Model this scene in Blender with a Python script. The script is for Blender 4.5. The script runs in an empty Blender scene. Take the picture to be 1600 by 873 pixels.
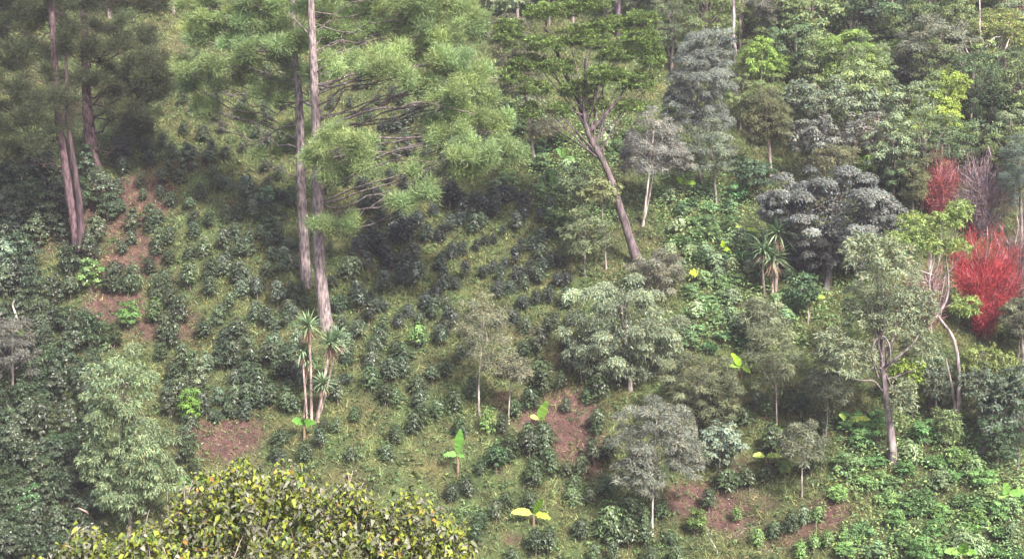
import bpy, math
import numpy as np
R_ = math.radians
scn = bpy.context.scene
COL = scn.collection

# ------------------------------------------------------------------ camera, light, exposure
PITCH = R_(-9.0)
F = 800.0 / math.tan(R_(20.0))
cam = bpy.data.objects.new('camera', bpy.data.cameras.new('camera'))
COL.objects.link(cam)
cam.location = (0, 0, 0)
cam.rotation_euler = (math.pi / 2 + PITCH, 0, 0)
cam.data.sensor_fit = 'HORIZONTAL'
cam.data.angle = R_(40.0)
cam.data.clip_start = 0.5
cam.data.clip_end = 2000
scn.camera = cam

SUN = np.array([0.36, -0.58, 0.73]); SUN /= np.linalg.norm(SUN)
world = bpy.data.worlds.new('World'); scn.world = world; world.use_nodes = True
wn = world.node_tree; bg = wn.nodes['Background']
sky = wn.nodes.new('ShaderNodeTexSky'); sky.sky_type = 'NISHITA'; sky.sun_disc = False
sky.sun_elevation = math.asin(SUN[2]); sky.sun_rotation = math.atan2(SUN[0], SUN[1])
sky.air_density = 1.0; sky.dust_density = 6.0; sky.ozone_density = 1.0
wn.links.new(sky.outputs[0], bg.inputs[0]); bg.inputs[1].default_value = 0.15
sl = bpy.data.lights.new('sun', 'SUN'); sl.energy = 4.1; sl.angle = R_(4); sl.color = (1.0, 0.95, 0.88)
so = bpy.data.objects.new('sun', sl); COL.objects.link(so)
from mathutils import Vector
so.rotation_euler = Vector(SUN).to_track_quat('Z', 'Y').to_euler()
scn.view_settings.view_transform = 'Standard'; scn.view_settings.look = 'None'
scn.view_settings.exposure = 1.38; scn.view_settings.gamma = 1.0
scn.view_settings.use_curve_mapping = False
scn.render.engine = 'CYCLES'
scn.cycles.use_denoising = True
scn.cycles.max_bounces = 5; scn.cycles.diffuse_bounces = 3; scn.cycles.glossy_bounces = 2
scn.cycles.transmission_bounces = 3; scn.cycles.volume_bounces = 0
scn.cycles.sample_clamp_indirect = 4.0

# ------------------------------------------------------------------ pixel <-> world
FW = np.array([0, math.cos(PITCH), math.sin(PITCH)]); UP = np.array([0, -math.sin(PITCH), math.cos(PITCH)])
def ray(px, py): return FW + np.array([1.0, 0, 0]) * ((px - 800) / F) - UP * ((py - 436.5) / F)
def project(P):
    P = np.atleast_2d(P); d = P @ FW
    return 800 + F * P[:, 0] / d, 436.5 - F * (P @ UP) / d
def at(px, py, Y):
    r = ray(px, py); return r * (Y / r[1])
def H(x, y):
    x = np.asarray(x, float); y = np.asarray(y, float)
    hill = -24.8 + 0.62 * (y - 67)
    hill = hill + 0.55 * np.sin(x * 0.21 + y * 0.13) + 0.45 * np.sin(x * 0.11 - y * 0.23 + 1.3) + 0.16 * np.sin(x * 0.8 + y * 0.55) + 0.12 * np.sin(x * 0.47 - y * 1.1 + 2)
    near = -2.2 - 0.47 * np.maximum(y, -30) + 0.3 * np.sin(x * 0.3)
    k = 1.5; m = np.maximum(hill, near)
    z = m + k * np.log(np.exp((hill - m) / k) + np.exp((near - m) / k))
    return z - 0.4 * np.maximum(y - 215, 0)
TS = np.arange(55, 330, 0.5)
def ground(px, py):
    r = ray(px, py); P = r[None] * TS[:, None]
    below = P[:, 2] < H(P[:, 0], P[:, 1])
    i = int(np.argmax(below))
    lo, hi = TS[max(i - 1, 0)], TS[i]
    for _ in range(12):
        m = (lo + hi) / 2; p = r * m
        if p[2] < float(H(p[0], p[1])): hi = m
        else: lo = m
    return r * hi
def mpp(Y): return Y / F        # metres per photo pixel at depth Y

# ------------------------------------------------------------------ materials
def new_mat(name):
    m = bpy.data.materials.new(name); m.use_nodes = True; t = m.node_tree; t.nodes.clear(); return m, t
def leaf_mat(name, rough=0.5, spec=0.35, trans=0.3, coat=0.0):
    m, t = new_mat(name); N = t.nodes; L = t.links
    out = N.new('ShaderNodeOutputMaterial'); p = N.new('ShaderNodeBsdfPrincipled')
    oi = N.new('ShaderNodeObjectInfo'); at_ = N.new('ShaderNodeAttribute'); at_.attribute_name = 'col'
    mul = N.new('ShaderNodeMix'); mul.data_type = 'RGBA'; mul.blend_type = 'MULTIPLY'; mul.inputs[0].default_value = 1
    L.new(oi.outputs['Color'], mul.inputs[6]); L.new(at_.outputs['Color'], mul.inputs[7])
    geo = N.new('ShaderNodeNewGeometry'); nz = N.new('ShaderNodeTexNoise'); nz.inputs['Scale'].default_value = 0.7; nz.inputs['Detail'].default_value = 3
    L.new(geo.outputs['Position'], nz.inputs['Vector'])
    rmp = N.new('ShaderNodeMapRange'); rmp.inputs[1].default_value = 0.3; rmp.inputs[2].default_value = 0.7; rmp.inputs[3].default_value = 0.78; rmp.inputs[4].default_value = 1.25
    L.new(nz.outputs['Fac'], rmp.inputs[0])
    m2 = N.new('ShaderNodeMix'); m2.data_type = 'RGBA'; m2.blend_type = 'MULTIPLY'; m2.inputs[0].default_value = 1
    L.new(mul.outputs[2], m2.inputs[6]); L.new(rmp.outputs[0], m2.inputs[7])
    L.new(m2.outputs[2], p.inputs['Base Color'])
    p.inputs['Roughness'].default_value = rough; p.inputs['Specular IOR Level'].default_value = spec
    tr = N.new('ShaderNodeBsdfTranslucent'); mx = N.new('ShaderNodeMixShader'); mx.inputs[0].default_value = trans
    tint = N.new('ShaderNodeMix'); tint.data_type = 'RGBA'; tint.blend_type = 'MULTIPLY'; tint.inputs[0].default_value = 1
    tint.inputs[7].default_value = (1.15, 1.25, 0.6, 1); L.new(m2.outputs[2], tint.inputs[6]); L.new(tint.outputs[2], tr.inputs[0])
    L.new(p.outputs[0], mx.inputs[1]); L.new(tr.outputs[0], mx.inputs[2]); L.new(mx.outputs[0], out.inputs[0])
    return m
def bark_mat(name, sx=6, sz=1.2):
    m, t = new_mat(name); N = t.nodes; L = t.links
    out = N.new('ShaderNodeOutputMaterial'); p = N.new('ShaderNodeBsdfPrincipled'); L.new(p.outputs[0], out.inputs[0])
    oi = N.new('ShaderNodeObjectInfo'); geo = N.new('ShaderNodeNewGeometry'); mp = N.new('ShaderNodeMapping')
    mp.inputs['Scale'].default_value = (sx, sx, sz); L.new(geo.outputs['Position'], mp.inputs[0])
    nz = N.new('ShaderNodeTexNoise'); nz.inputs['Scale'].default_value = 1; nz.inputs['Detail'].default_value = 5; L.new(mp.outputs[0], nz.inputs['Vector'])
    cr = N.new('ShaderNodeValToRGB'); cr.color_ramp.elements[0].position = 0.36; cr.color_ramp.elements[0].color = (0.35, 0.32, 0.34, 1)
    cr.color_ramp.elements[1].position = 0.66; cr.color_ramp.elements[1].color = (1.6, 1.5, 1.5, 1); L.new(nz.outputs['Fac'], cr.inputs[0])
    mul = N.new('ShaderNodeMix'); mul.data_type = 'RGBA'; mul.blend_type = 'MULTIPLY'; mul.inputs[0].default_value = 1
    L.new(oi.outputs['Color'], mul.inputs[6]); L.new(cr.outputs[0], mul.inputs[7]); L.new(mul.outputs[2], p.inputs['Base Color'])
    p.inputs['Roughness'].default_value = 0.9
    b = N.new('ShaderNodeBump'); b.inputs['Strength'].default_value = 0.6; b.inputs['Distance'].default_value = 0.06
    L.new(nz.outputs['Fac'], b.inputs['Height']); L.new(b.outputs[0], p.inputs['Normal'])
    return m
M_GLOSS = leaf_mat('glossy_leaf', 0.42, 0.55, 0.1)
M_LEAF = leaf_mat('soft_leaf', 0.55, 0.25, 0.2)
M_MATTE = leaf_mat('matte_leaf', 0.7, 0.2, 0.25)
M_NEEDLE = leaf_mat('needle', 0.6, 0.25, 0.3)
M_BARK = bark_mat('bark'); M_PBARK = bark_mat('pine_bark', 9, 2.6)

# ------------------------------------------------------------------ mesh assembly with numpy
class Mesh:
    def __init__(s): s.V = []; s.F = []; s.C = []; s.n = 0
    def add(s, V, F, C=None):
        V = np.array(V, float).reshape(-1, 3); F = np.asarray(F, int)
        s.V.append(V); s.F.append(F + s.n); s.n += len(V)
        if C is None: C = np.ones((len(F), 3))
        s.C.append(np.broadcast_to(np.asarray(C, float), (len(F), 3)))
    def mesh(s, name, mat, smooth=False):
        me = bpy.data.meshes.new(name)
        V = np.concatenate(s.V); me.vertices.add(len(V)); me.vertices.foreach_set('co', V.astype(np.float32).ravel())
        loops = np.concatenate([f.ravel() for f in s.F]); sizes = np.concatenate([np.full(len(f), f.shape[1]) for f in s.F])
        me.loops.add(len(loops)); me.loops.foreach_set('vertex_index', loops.astype(np.int32))
        me.polygons.add(len(sizes)); me.polygons.foreach_set('loop_start', np.concatenate([[0], np.cumsum(sizes)[:-1]]).astype(np.int32))
        me.update(calc_edges=True)
        a = me.attributes.new('col', 'FLOAT_COLOR', 'FACE'); C = np.concatenate(s.C)
        a.data.foreach_set('color', np.concatenate([C, np.ones((len(C), 1))], 1).astype(np.float32).ravel())
        if smooth: me.polygons.foreach_set('use_smooth', np.ones(len(sizes), bool))
        me.materials.append(mat); return me
def link(name, me, parent=None, color=(1, 1, 1), loc=None):
    o = bpy.data.objects.new(name, me); COL.objects.link(o); o.color = (*color, 1)
    if parent: o.parent = parent
    if loc is not None: o.location = loc
    return o
def tag(o, label, cat=None, group=None, kind=None):
    o['label'] = label
    if cat: o['category'] = cat
    if group: o['group'] = group
    if kind: o['kind'] = kind
    return o
def empty(name, loc, label, cat, group=None):
    o = bpy.data.objects.new(name, None); COL.objects.link(o); o.location = loc; o.empty_display_size = 0.3
    return tag(o, label, cat, group)
def unit(v): return v / (np.linalg.norm(v, axis=-1, keepdims=True) + 1e-9)
def rdir(rng, n): return unit(rng.normal(size=(n, 3)))
def tube(m, pts, rad, S=8, C=None, rough=0.0, rng=None):
    pts = np.asarray(pts, float); rad = np.broadcast_to(np.asarray(rad, float), (len(pts),))
    T = unit(np.gradient(pts, axis=0)); ref = np.array([0.31, 0.9, 0.13]); A = unit(np.cross(T, ref)); B = np.cross(T, A)
    a = np.arange(S) * 2 * math.pi / S
    rr = rad[:, None] * (1 + (rng.normal(size=(len(pts), S)) * rough if rough and rng is not None else 0))
    V = pts[:, None] + rr[..., None] * (A[:, None] * np.cos(a)[None, :, None] + B[:, None] * np.sin(a)[None, :, None])
    i = np.arange(len(pts) - 1)[:, None] * S; j = np.arange(S)[None]; k = (j + 1) % S
    m.add(V.reshape(-1, 3), np.stack([i + j, i + k, i + S + k, i + S + j], -1).reshape(-1, 4), C)
    m.add(V[-1], np.arange(S)[None], None if C is None else C)
def curve(p0, p1, sag=0.0, n=8, rng=None, wob=0.0):
    t = np.linspace(0, 1, n)[:, None]; p = np.asarray(p0) * (1 - t) + np.asarray(p1) * t
    p[:, 2] += sag * 4 * (t * (1 - t))[:, 0]
    if rng is not None and wob: p[1:-1] += rng.normal(size=(n - 2, 3)) * wob
    return p
def smooth(pts, n=5):
    pts = np.asarray(pts, float); out = []
    P = np.vstack([2 * pts[0] - pts[1], pts, 2 * pts[-1] - pts[-2]])
    for i in range(1, len(P) - 2):
        for t in np.arange(n) / n:
            a, b, c, d = P[i - 1:i + 3]
            out.append(0.5 * (2 * b + (c - a) * t + (2 * a - 5 * b + 4 * c - d) * t * t + (3 * b - a - 3 * c + d) * t ** 3))
    out.append(pts[-1]); return np.array(out)
def leafcol(rng, n, val=0.25, hue=0.12, clump=None):
    v = np.exp(rng.normal(size=(n, 1)) * val); h = rng.normal(size=(n, 1)) * hue
    c = np.concatenate([v * (1 + h), v, v * (1 - h)], 1)
    if clump is not None: c = c * clump
    return np.clip(c, 0.15, 3)
def leaves(m, P, A, Nn, L, W, C, droop=0.0):
    n = len(P); L = np.broadcast_to(L, (n,))[:, None]; W = np.broadcast_to(W, (n,))[:, None]
    A = unit(A); S = unit(np.cross(A, Nn)); tip = P + A * L; tip[:, 2] -= droop * L[:, 0]; mid = P + A * L * 0.45
    V = np.stack([P, mid + S * W / 2, tip, mid - S * W / 2], 1)
    m.add(V.reshape(-1, 3), np.arange(4 * n).reshape(n, 4), C)
def needles(m, P, A, L, W, C, rng):
    n = len(P); A = unit(A); S = unit(np.cross(A, rdir(rng, n))) * (np.broadcast_to(W, (n,))[:, None] / 2); tip = P + A * np.broadcast_to(L, (n,))[:, None]
    m.add(np.stack([P - S, P + S, tip], 1).reshape(-1, 3), np.arange(3 * n).reshape(n, 3), C)
def leaf6(m, P, A, Nn, L, W, C, fold=0.18, droop=0.2):
    n = len(P); A = unit(A); S = unit(np.cross(A, Nn)); N2 = np.cross(S, A); L = np.broadcast_to(L, (n,))[:, None]; W = np.broadcast_to(W, (n,))[:, None]
    def q(a, s, z):
        v = P + A * L * a + S * W * s + N2 * W * z; v[:, 2] -= droop * L[:, 0] * a * a; return v
    V = np.stack([q(0, 0, 0), q(.28, .5, fold), q(.68, .38, fold), q(1, 0, 0), q(.68, -.38, fold), q(.28, -.5, fold), q(.5, 0, 0)], 1)
    b = np.arange(n)[:, None] * 7
    Fq = np.concatenate([b + np.array([[0, 1, 2, 6]]), b + np.array([[6, 2, 3, 4]]), b + np.array([[0, 6, 4, 5]])], 0)
    m.add(V.reshape(-1, 3), Fq, np.concatenate([C, C, C], 0))

# ------------------------------------------------------------------ crown generators
#            L     W    density clump-size mode  material
STY = {
    'broad':   (.22, .10, 3.6, .22, 'shell', M_LEAF),
    'glossy':  (.18, .08, 4.0, .18, 'shell', M_LEAF),
    'fine':    (.20, .085, 3.2, .2, 'shell', M_LEAF),
    'feather': (.22, .038, 2.0, .2, 'spray', M_MATTE),
    'pads':    (.2, .05, 3.4, .2, 'pad', M_MATTE),
    'willow':  (.21, .05, 3.8, .16, 'droop', M_LEAF),
    'spray':   (.22, .055, 2.8, .2, 'spray', M_LEAF),
}
def blob(m, rng, C, R, L, W, n, clump, mode, airy=0.0, val=0.22, hue=0.1):
    C = np.asarray(C, float); R = np.asarray(R, float); mr = R.mean()
    K = int(np.clip(1.9 / clump ** 2, 8, 60))
    i = np.arange(K) + 0.5; ph = np.arccos(1 - 1.72 * i / K); th = math.pi * (1 + 5 ** .5) * i + rng.uniform(0, 6)
    D = np.stack([np.cos(th) * np.sin(ph), np.sin(th) * np.sin(ph), np.cos(ph)], 1); D = unit(D + rng.normal(size=(K, 3)) * .16)
    rad = rng.uniform(.52, .93, K) * (1 + .12 * np.sin(3 * th + rng.uniform(0, 6)))
    cc = C + D * rad[:, None] * R; rc = clump * mr * rng.uniform(.6, 1.25, K)
    w = rc ** 2 / (rc ** 2).sum(); idx = rng.choice(K, n, p=w)
    d = rdir(rng, n); up = rng.random(n) < .88; d[up, 2] = np.abs(d[up, 2])
    flat = {'pad': .38, 'droop': .8}.get(mode, .68)
    P = cc[idx] + d * (rc[idx] * (0.55 + 0.5 * rng.random(n) ** .7))[:, None] * np.array([1, 1, flat])
    ins = rng.random(n) < (.08 + airy * .12)
    P[ins] = C + rdir(rng, int(ins.sum())) * (rng.random((int(ins.sum()), 1)) ** .5) * R * .85
    out = unit((P - C) / R)
    cl = np.exp(rng.normal(size=(K, 1)) * .2)[idx]
    col = leafcol(rng, n, val, hue, cl)
    if mode == 'shell':
        Nn = unit(d * 1.1 + out * .3 + np.array([0, 0, .25]) + rng.normal(size=(n, 3)) * .35)
        A = np.cross(Nn, rdir(rng, n)); A = unit(A) + out * .4; A[:, 2] -= .25
        leaves(m, P, A, Nn, L * rng.uniform(.7, 1.25, n), W * rng.uniform(.7, 1.25, n), col, .12)
    elif mode == 'pad':
        A = unit(d * np.array([1, 1, .5]) + rng.normal(size=(n, 3)) * .5 + np.array([0, 0, .25]))
        leaves(m, P, A, unit(rng.normal(size=(n, 3)) * .5 + np.array([0, 0, 1.])), L * rng.uniform(.6, 1.3, n), W, col, .05)
    elif mode == 'droop':
        A = unit(out * .5 + d * .7 + rng.normal(size=(n, 3)) * .8); A[:, 2] -= .2
        leaves(m, P, A, unit(rng.normal(size=(n, 3)) * .5 + np.array([0, 0, 1.])), L * rng.uniform(.6, 1.3, n), W, col, .35)
    else:
        Nn = unit(d + out * .3 + np.array([0, 0, .2]) + rng.normal(size=(n, 3)) * .4)
        A = unit(np.cross(Nn, rdir(rng, n))) + out * .45 + d * .2
        leaves(m, P, A, Nn, L * rng.uniform(.6, 1.3, n), W, col, .15)
    return cc
def puffs(m, rng, C, R, n, pr=0.62, needle=.42, per=230, w=.028, val=.2):
    """long-needled pine tufts filling an ellipsoid; returns tuft centres"""
    d = rdir(rng, n); d[:, 2] = d[:, 2] * .8 + .12
    cc = np.asarray(C) + d * (rng.random((n, 1)) ** .38) * np.asarray(R)
    pv = np.exp(rng.normal(size=(n, 1)) * .16); hu = .05 + rng.normal(size=(n, 1)) * .05
    pr_ = pr * rng.uniform(.7, 1.25, n)
    k = np.repeat(np.arange(n), per); N = len(k); dd = rdir(rng, N); dd[:, 2] = dd[:, 2] * .75 + .35; dd = unit(dd)
    P = cc[k] + dd * (pr_[k] * rng.uniform(.08, .85, N))[:, None]
    P = P + rng.normal(size=(N, 3)) * .11; A = dd + rng.normal(size=(N, 3)) * .6 + np.array([0, 0, .12])
    c = np.exp(rng.normal(size=(N, 1)) * val) * pv[k]; h = hu[k]
    needles(m, P, A, needle * (pr_[k] / pr) * rng.uniform(.7, 1.2, N), w, np.concatenate([c * (1 + h), c, c * (1 - h)], 1), rng)
    return cc
LANDMARKS = []
def tree(name, label, cat, base, crown, style, color, trunk=(.2, .18, .17), seed=0, tr=None, lobes=None, via=None, depth=.9, airy=0, dens=1.0, bark=M_BARK, limbs=10, group=None, extra=None, val=.22):
    """base (px,py) on the ground, crown (cx,cy,rx,ry) as seen; extra crown lobes as further ellipses"""
    rng = np.random.default_rng(seed + int(base[0] * 7 + base[1] * 13) % 100000)
    B = ground(*base); Y = B[1]; s = mpp(Y); r = empty(name, B, label, cat, group)
    m = Mesh(); tm = Mesh(); L, W, dn, cl, mode, mat = STY[style]
    ccs = []; lob = [crown] + list(lobes or [])
    for i, (cx, cy, rx, ry) in enumerate(lob):
        C = at(cx, cy, Y + (rng.uniform(-.4, .4) * rx * s if i else 0)); R = np.array([rx * s, max(rx, ry) * s * depth, ry * s * 1.04])
        n = int(dn * dens * math.pi * R[0] * R[2] / (L * W * .5) * (1 if R.mean() > 1.5 else 1.3)); n = min(max(n, 150), 48000)
        q = blob(m, rng, C, R, L, W, n, cl, mode, airy, val); ccs.append(q[rng.permutation(len(q))[:limbs if i == 0 else (3 if len(lob) < 12 and limbs > 4 else 1)]])
    C0 = at(crown[0], crown[1], Y); tw = tr or max(.09, crown[2] * s * .055)
    mid = [at(px, py, Y) for px, py in (via or [])]
    top = C0 + np.array([0, 0, crown[3] * s * .45])
    if via: top = mid[-1] * .3 + top * .7
    path = smooth([B - np.array([0, 0, .4]), B + (( mid[0] if mid else C0) - B) * .3 + rng.normal(size=3) * .1] + mid + [C0 * .6 + top * .4, top] if not via else [B - np.array([0, 0, .4])] + mid + [top], 5)
    rad = np.linspace(tw, tw * .28, len(path)); rad[:3] *= np.array([1.35, 1.15, 1.05])
    tube(tm, path, rad, 9, None, .07, rng)
    for q in np.concatenate(ccs):
        k = int(len(path) * rng.uniform(.5, .9)); tube(tm, curve(path[k], q, rng.uniform(-.3, .3), 6, rng, .08 * crown[2] * s * .3), np.linspace(min(rad[k] * .35, .1), .015, 6), 5)
    for (pts, r0) in (extra or []):
        pp = smooth([at(x, y, Y + dz) for x, y, dz in pts], 4); tube(tm, pp, np.linspace(r0, r0 * .3, len(pp)), 6, None, .05, rng)
    for mm in (m, tm):
        for v in mm.V: v -= B
    link('trunk', tm.mesh('trunk', bark, True), r, trunk); link('crown', m.mesh('crown', mat), r, color)
    return r

# ------------------------------------------------------------------ terrain
xs = np.unique(np.concatenate([np.arange(-220, -60, 5), np.arange(-60, 60, .45), np.arange(60, 221, 5)]))
ys = np.unique(np.concatenate([np.arange(-40, 52, 3), np.arange(52, 145, .45), np.arange(145, 321, 4)]))
X, Yg = np.meshgrid(xs, ys); Z = H(X, Yg)
# bare red-brown earth: (px, py, radius m, strength)
SOIL = [(150, 330, 2.2, 2.0), (120, 300, 1.6, 1.3), (205, 296, 2.2, 1.3), (240, 312, 1.6, 1.4), (185, 410, 1.8, 1.3), (225, 400, 1.5, 1.3), (150, 470, 1.8, .8), (200, 465, 1.6, 1), (170, 490, 1.5, 1), (225, 510, 1.6, 1), (215, 375, 1.5, .7),
        (300, 250, 1.9, 1.1), (375, 320, 1.6, 1.2), (200, 340, 1.3, 1.1), (300, 520, 2, .8), (270, 500, 1.6, .7), (340, 590, 2, .6), (350, 690, 2.1, 1.0), (320, 670, 1.8, 1), (380, 680, 1.6, .7), (130, 165, 2.5, 1), (60, 290, 2.5, .7), (60, 400, 2.2, .9), (10, 690, 2, 1), (15, 810, 1.5, 1),
        (40, 600, 2, .9), (440, 270, 2, .5), (270, 200, 2.4, .6), (290, 60, 2.5, .7), (235, 100, 2.5, .8), (640, 270, 1.8, .5), (820, 470, 1.6, .5), (745, 505, 1.1, .8), (830, 515, 1.3, .8), (890, 550, 1.5, .9), (900, 640, 1.9, 1.0), (885, 620, 1.5, .8), (910, 680, 1.5, .9),
        (790, 625, 1.3, 1.1), (820, 660, 1.3, .9), (790, 735, 1.1, .9), (800, 845, .9, 1.1), (870, 690, 1.5, .7), (930, 730, 1.4, .9), (905, 745, 1, .6), (1070, 770, 1.4, .9), (1130, 820, 1.7, .95), (1120, 790, 1.5, 1), (1150, 730, 1.4, 1), (1200, 780, 1.3, .7), (1260, 830, 1.5, .7),
        (1290, 790, 1.3, .8), (1200, 850, 1.7, .8), (1310, 805, 1, .7), (850, 700, 1, .7), (560, 690, .9, .6), (480, 690, 1, .9), (1130, 530, 1.2, .4), (860, 580, 1, .5), (1040, 790, 1.2, .6), (690, 520, 1, .5), (440, 420, 1.5, .5), (405, 440, 1.2, .5)]
SW = [(ground(a, b), r * .86, k) for a, b, r, k in SOIL]
def soil(x, y):
    v = np.zeros(np.shape(x))
    for p, r, k in SW: v += k * np.exp(-(((x - p[0]) / (r * 1.25)) ** 2 + ((y - p[1]) / (r * .9)) ** 2))
    return v
nx, ny = len(xs), len(ys)
tmh = Mesh(); i = (np.arange(ny - 1)[:, None] * nx + np.arange(nx - 1)[None]).ravel()
tmh.add(np.stack([X, Yg, Z], -1), np.stack([i, i + 1, i + nx + 1, i + nx], 1))
GM, t = new_mat('hillside_ground'); N = t.nodes; L_ = t.links
out = N.new('ShaderNodeOutputMaterial'); p = N.new('ShaderNodeBsdfPrincipled'); L_.new(p.outputs[0], out.inputs[0]); p.inputs['Roughness'].default_value = .95; p.inputs['Specular IOR Level'].default_value = .1
geo = N.new('ShaderNodeNewGeometry')
def noise(sc, det=6, rough=.6):
    n = N.new('ShaderNodeTexNoise'); n.inputs['Scale'].default_value = sc; n.inputs['Detail'].default_value = det; n.inputs['Roughness'].default_value = rough; L_.new(geo.outputs['Position'], n.inputs['Vector']); return n
def ramp(src, els):
    r = N.new('ShaderNodeValToRGB'); e = r.color_ramp.elements; e[0].position, e[0].color = els[0][0], (*els[0][1], 1); e[1].position, e[1].color = els[1][0], (*els[1][1], 1)
    for a, c in els[2:]: x = e.new(a); x.color = (*c, 1)
    L_.new(src, r.inputs[0]); return r
g1 = ramp(noise(.9, 8, .7).outputs['Fac'], [(.3, (.022, .024, .016)), (.72, (.12, .13, .06)), (.5, (.066, .075, .038))])
s1 = ramp(noise(1.6, 8, .7).outputs['Fac'], [(.3, (.045, .028, .026)), (.74, (.17, .098, .085)), (.5, (.085, .048, .043))])
sa = N.new('ShaderNodeAttribute'); sa.attribute_name = 'soil'
n3 = noise(1.7, 9, .8); ad = N.new('ShaderNodeMath'); ad.operation = 'ADD'; L_.new(sa.outputs['Fac'], ad.inputs[0]); L_.new(n3.outputs['Fac'], ad.inputs[1])
mr = N.new('ShaderNodeMapRange'); mr.inputs[1].default_value = 1.08; mr.inputs[2].default_value = 1.75; L_.new(ad.outputs[0], mr.inputs[0])
g2 = ramp(noise(.35, 5, .6).outputs['Fac'], [(.35, (1.2, .98, .95)), (.65, (.85, 1.12, .85))]); gm_ = N.new('ShaderNodeMix'); gm_.data_type = 'RGBA'; gm_.blend_type = 'MULTIPLY'; gm_.inputs[0].default_value = 1; L_.new(g1.outputs[0], gm_.inputs[6]); L_.new(g2.outputs[0], gm_.inputs[7])
mx = N.new('ShaderNodeMix'); mx.data_type = 'RGBA'; L_.new(mr.outputs[0], mx.inputs[0]); L_.new(gm_.outputs[2], mx.inputs[6]); L_.new(s1.outputs[0], mx.inputs[7]); L_.new(mx.outputs[2], p.inputs['Base Color'])
bp = N.new('ShaderNodeBump'); bp.inputs['Strength'].default_value = .9; bp.inputs['Distance'].default_value = .25; L_.new(noise(2.5, 8, .7).outputs['Fac'], bp.inputs['Height']); L_.new(bp.outputs[0], p.inputs['Normal'])
gme = tmh.mesh('hillside', GM, True)
sat = gme.attributes.new('soil', 'FLOAT', 'POINT'); sat.data.foreach_set('value', soil(X, Yg).astype(np.float32).ravel())
tag(link('hillside', gme), 'steep hillside of weedy grass and bare red earth', kind='structure')

hz = bpy.data.meshes.new('haze'); _a = np.array([(x, y, z) for z in (-45, 112) for y in (-60, 345) for x in (-235, 235)], float)
hz.from_pydata([tuple(v) for v in _a], [], [(0, 2, 3, 1), (4, 5, 7, 6), (0, 1, 5, 4), (2, 6, 7, 3), (0, 4, 6, 2), (1, 3, 7, 5)])
HM, t = new_mat('haze_air'); o_ = t.nodes.new('ShaderNodeOutputMaterial'); pv = t.nodes.new('ShaderNodeVolumePrincipled'); pv.inputs['Density'].default_value = 0.0005; pv.inputs['Color'].default_value = (.90, .85, 1.0, 1); pv.inputs['Anisotropy'].default_value = .2
t.links.new(pv.outputs[0], o_.inputs['Volume']); hz.materials.append(HM); tag(link('haze', hz), 'thin pale haze in the air over the whole hillside', kind='stuff')

# ------------------------------------------------------------------ grass and low weeds on the slope
rng = np.random.default_rng(5)
LUSH = [(1110, 330, 75, 95), (1130, 450, 75, 90), (1200, 520, 70, 60), (860, 260, 90, 60), (940, 230, 70, 60), (1060, 300, 60, 60), (1470, 805, 185, 125), (1400, 720, 90, 70), (1560, 850, 120, 80), (1290, 480, 60, 60), (820, 200, 60, 60), (900, 330, 60, 50)]
def lush(u, v):
    w = np.zeros(np.shape(u))
    for a, b, c, d in LUSH: w = np.maximum(w, 1.25 - ((u - a) / c) ** 2 - ((v - b) / d) ** 2)
    return w
def scatter(n, rng, pad=60):
    x = rng.uniform(-62, 62, n); y = rng.uniform(64, 135, n); z = H(x, y); P = np.stack([x, y, z], 1); u, v = project(P)
    ok = (u > -pad) & (u < 1600 + pad) & (v > -pad) & (v < 873 + pad); return P[ok], u[ok], v[ok]
P, u, v = scatter(200000, rng)
sv = soil(P[:, 0], P[:, 1]); patch = np.sin(P[:, 0] * 1.1 + 2 * np.sin(P[:, 1] * .7)) * np.sin(P[:, 1] * .9 + 1.5 * np.sin(P[:, 0] * .6))
keep = rng.random(len(P)) < np.clip(.98 - sv * .35 + patch * .15, .5, 1); P, u, v, patch = P[keep], u[keep], v[keep], patch[keep]
k = np.repeat(np.arange(len(P)), 5); n = len(k)
A = rdir(rng, n); A[:, 2] = np.abs(A[:, 2]) * .9 + .35; A[:, 1] -= .25
gm = Mesh(); q = P[k] + rng.normal(size=(n, 3)) * np.array([.12, .12, 0]); q[:, 2] = H(q[:, 0], q[:, 1]) - .02
v0 = np.exp(rng.normal(size=(len(P), 1)) * .25)[k] * np.exp(rng.normal(size=(n, 1)) * .25); yel = np.clip(.12 + patch * .45 + rng.normal(size=len(P)) * .3, -.3, .9)[k][:, None]
needles(gm, q, A, rng.uniform(.1, .5, n) * rng.uniform(.6, 1.3, len(P))[k], .055, np.concatenate([v0 * (1 + yel * .55), v0 * (1 + .2 * yel), v0 * (1 + .05 * yel)], 1), rng)
tag(link('grass', gm.mesh('grass', M_MATTE), None, (.145, .175, .078)), 'short weedy grass between the coffee bushes', kind='stuff')
# broad low herbs
P, u, v = scatter(110000, rng); w = lush(u, v); sv = soil(P[:, 0], P[:, 1])
keep = rng.random(len(P)) < np.clip(.38 + w * 1.6, .2, 1) * np.clip(1.1 - sv * .8, .25, 1); P, w = P[keep], w[keep]
hh = np.where(w > .2, rng.uniform(.2, .95, len(P)), rng.uniform(.05, .38, len(P)))
k = np.repeat(np.arange(len(P)), np.where(True, 7, 7)); n = len(k); d = rdir(rng, n); d[:, 2] = np.abs(d[:, 2])
q = P[k] + d * (hh[k] * .7)[:, None] + np.array([0, 0, 1]) * (hh[k] * .4)[:, None]
hm = Mesh(); Nn = unit(d * .6 + np.array([0, -.1, .8]) + rng.normal(size=(n, 3)) * .4)
leaves(hm, q, np.cross(Nn, rdir(rng, n)), Nn, rng.uniform(.12, .26, n), rng.uniform(.06, .12, n), leafcol(rng, n, .25, .12, (np.exp(rng.normal(size=(len(P), 1)) * .2) * np.where(w > .2, 1, .58)[:, None])[k]), .15)
tag(link('ground_cover', hm.mesh('ground_cover', M_LEAF), None, (.14, .215, .085)), 'lush low green herbs and vines covering the slope', kind='stuff')

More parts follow.
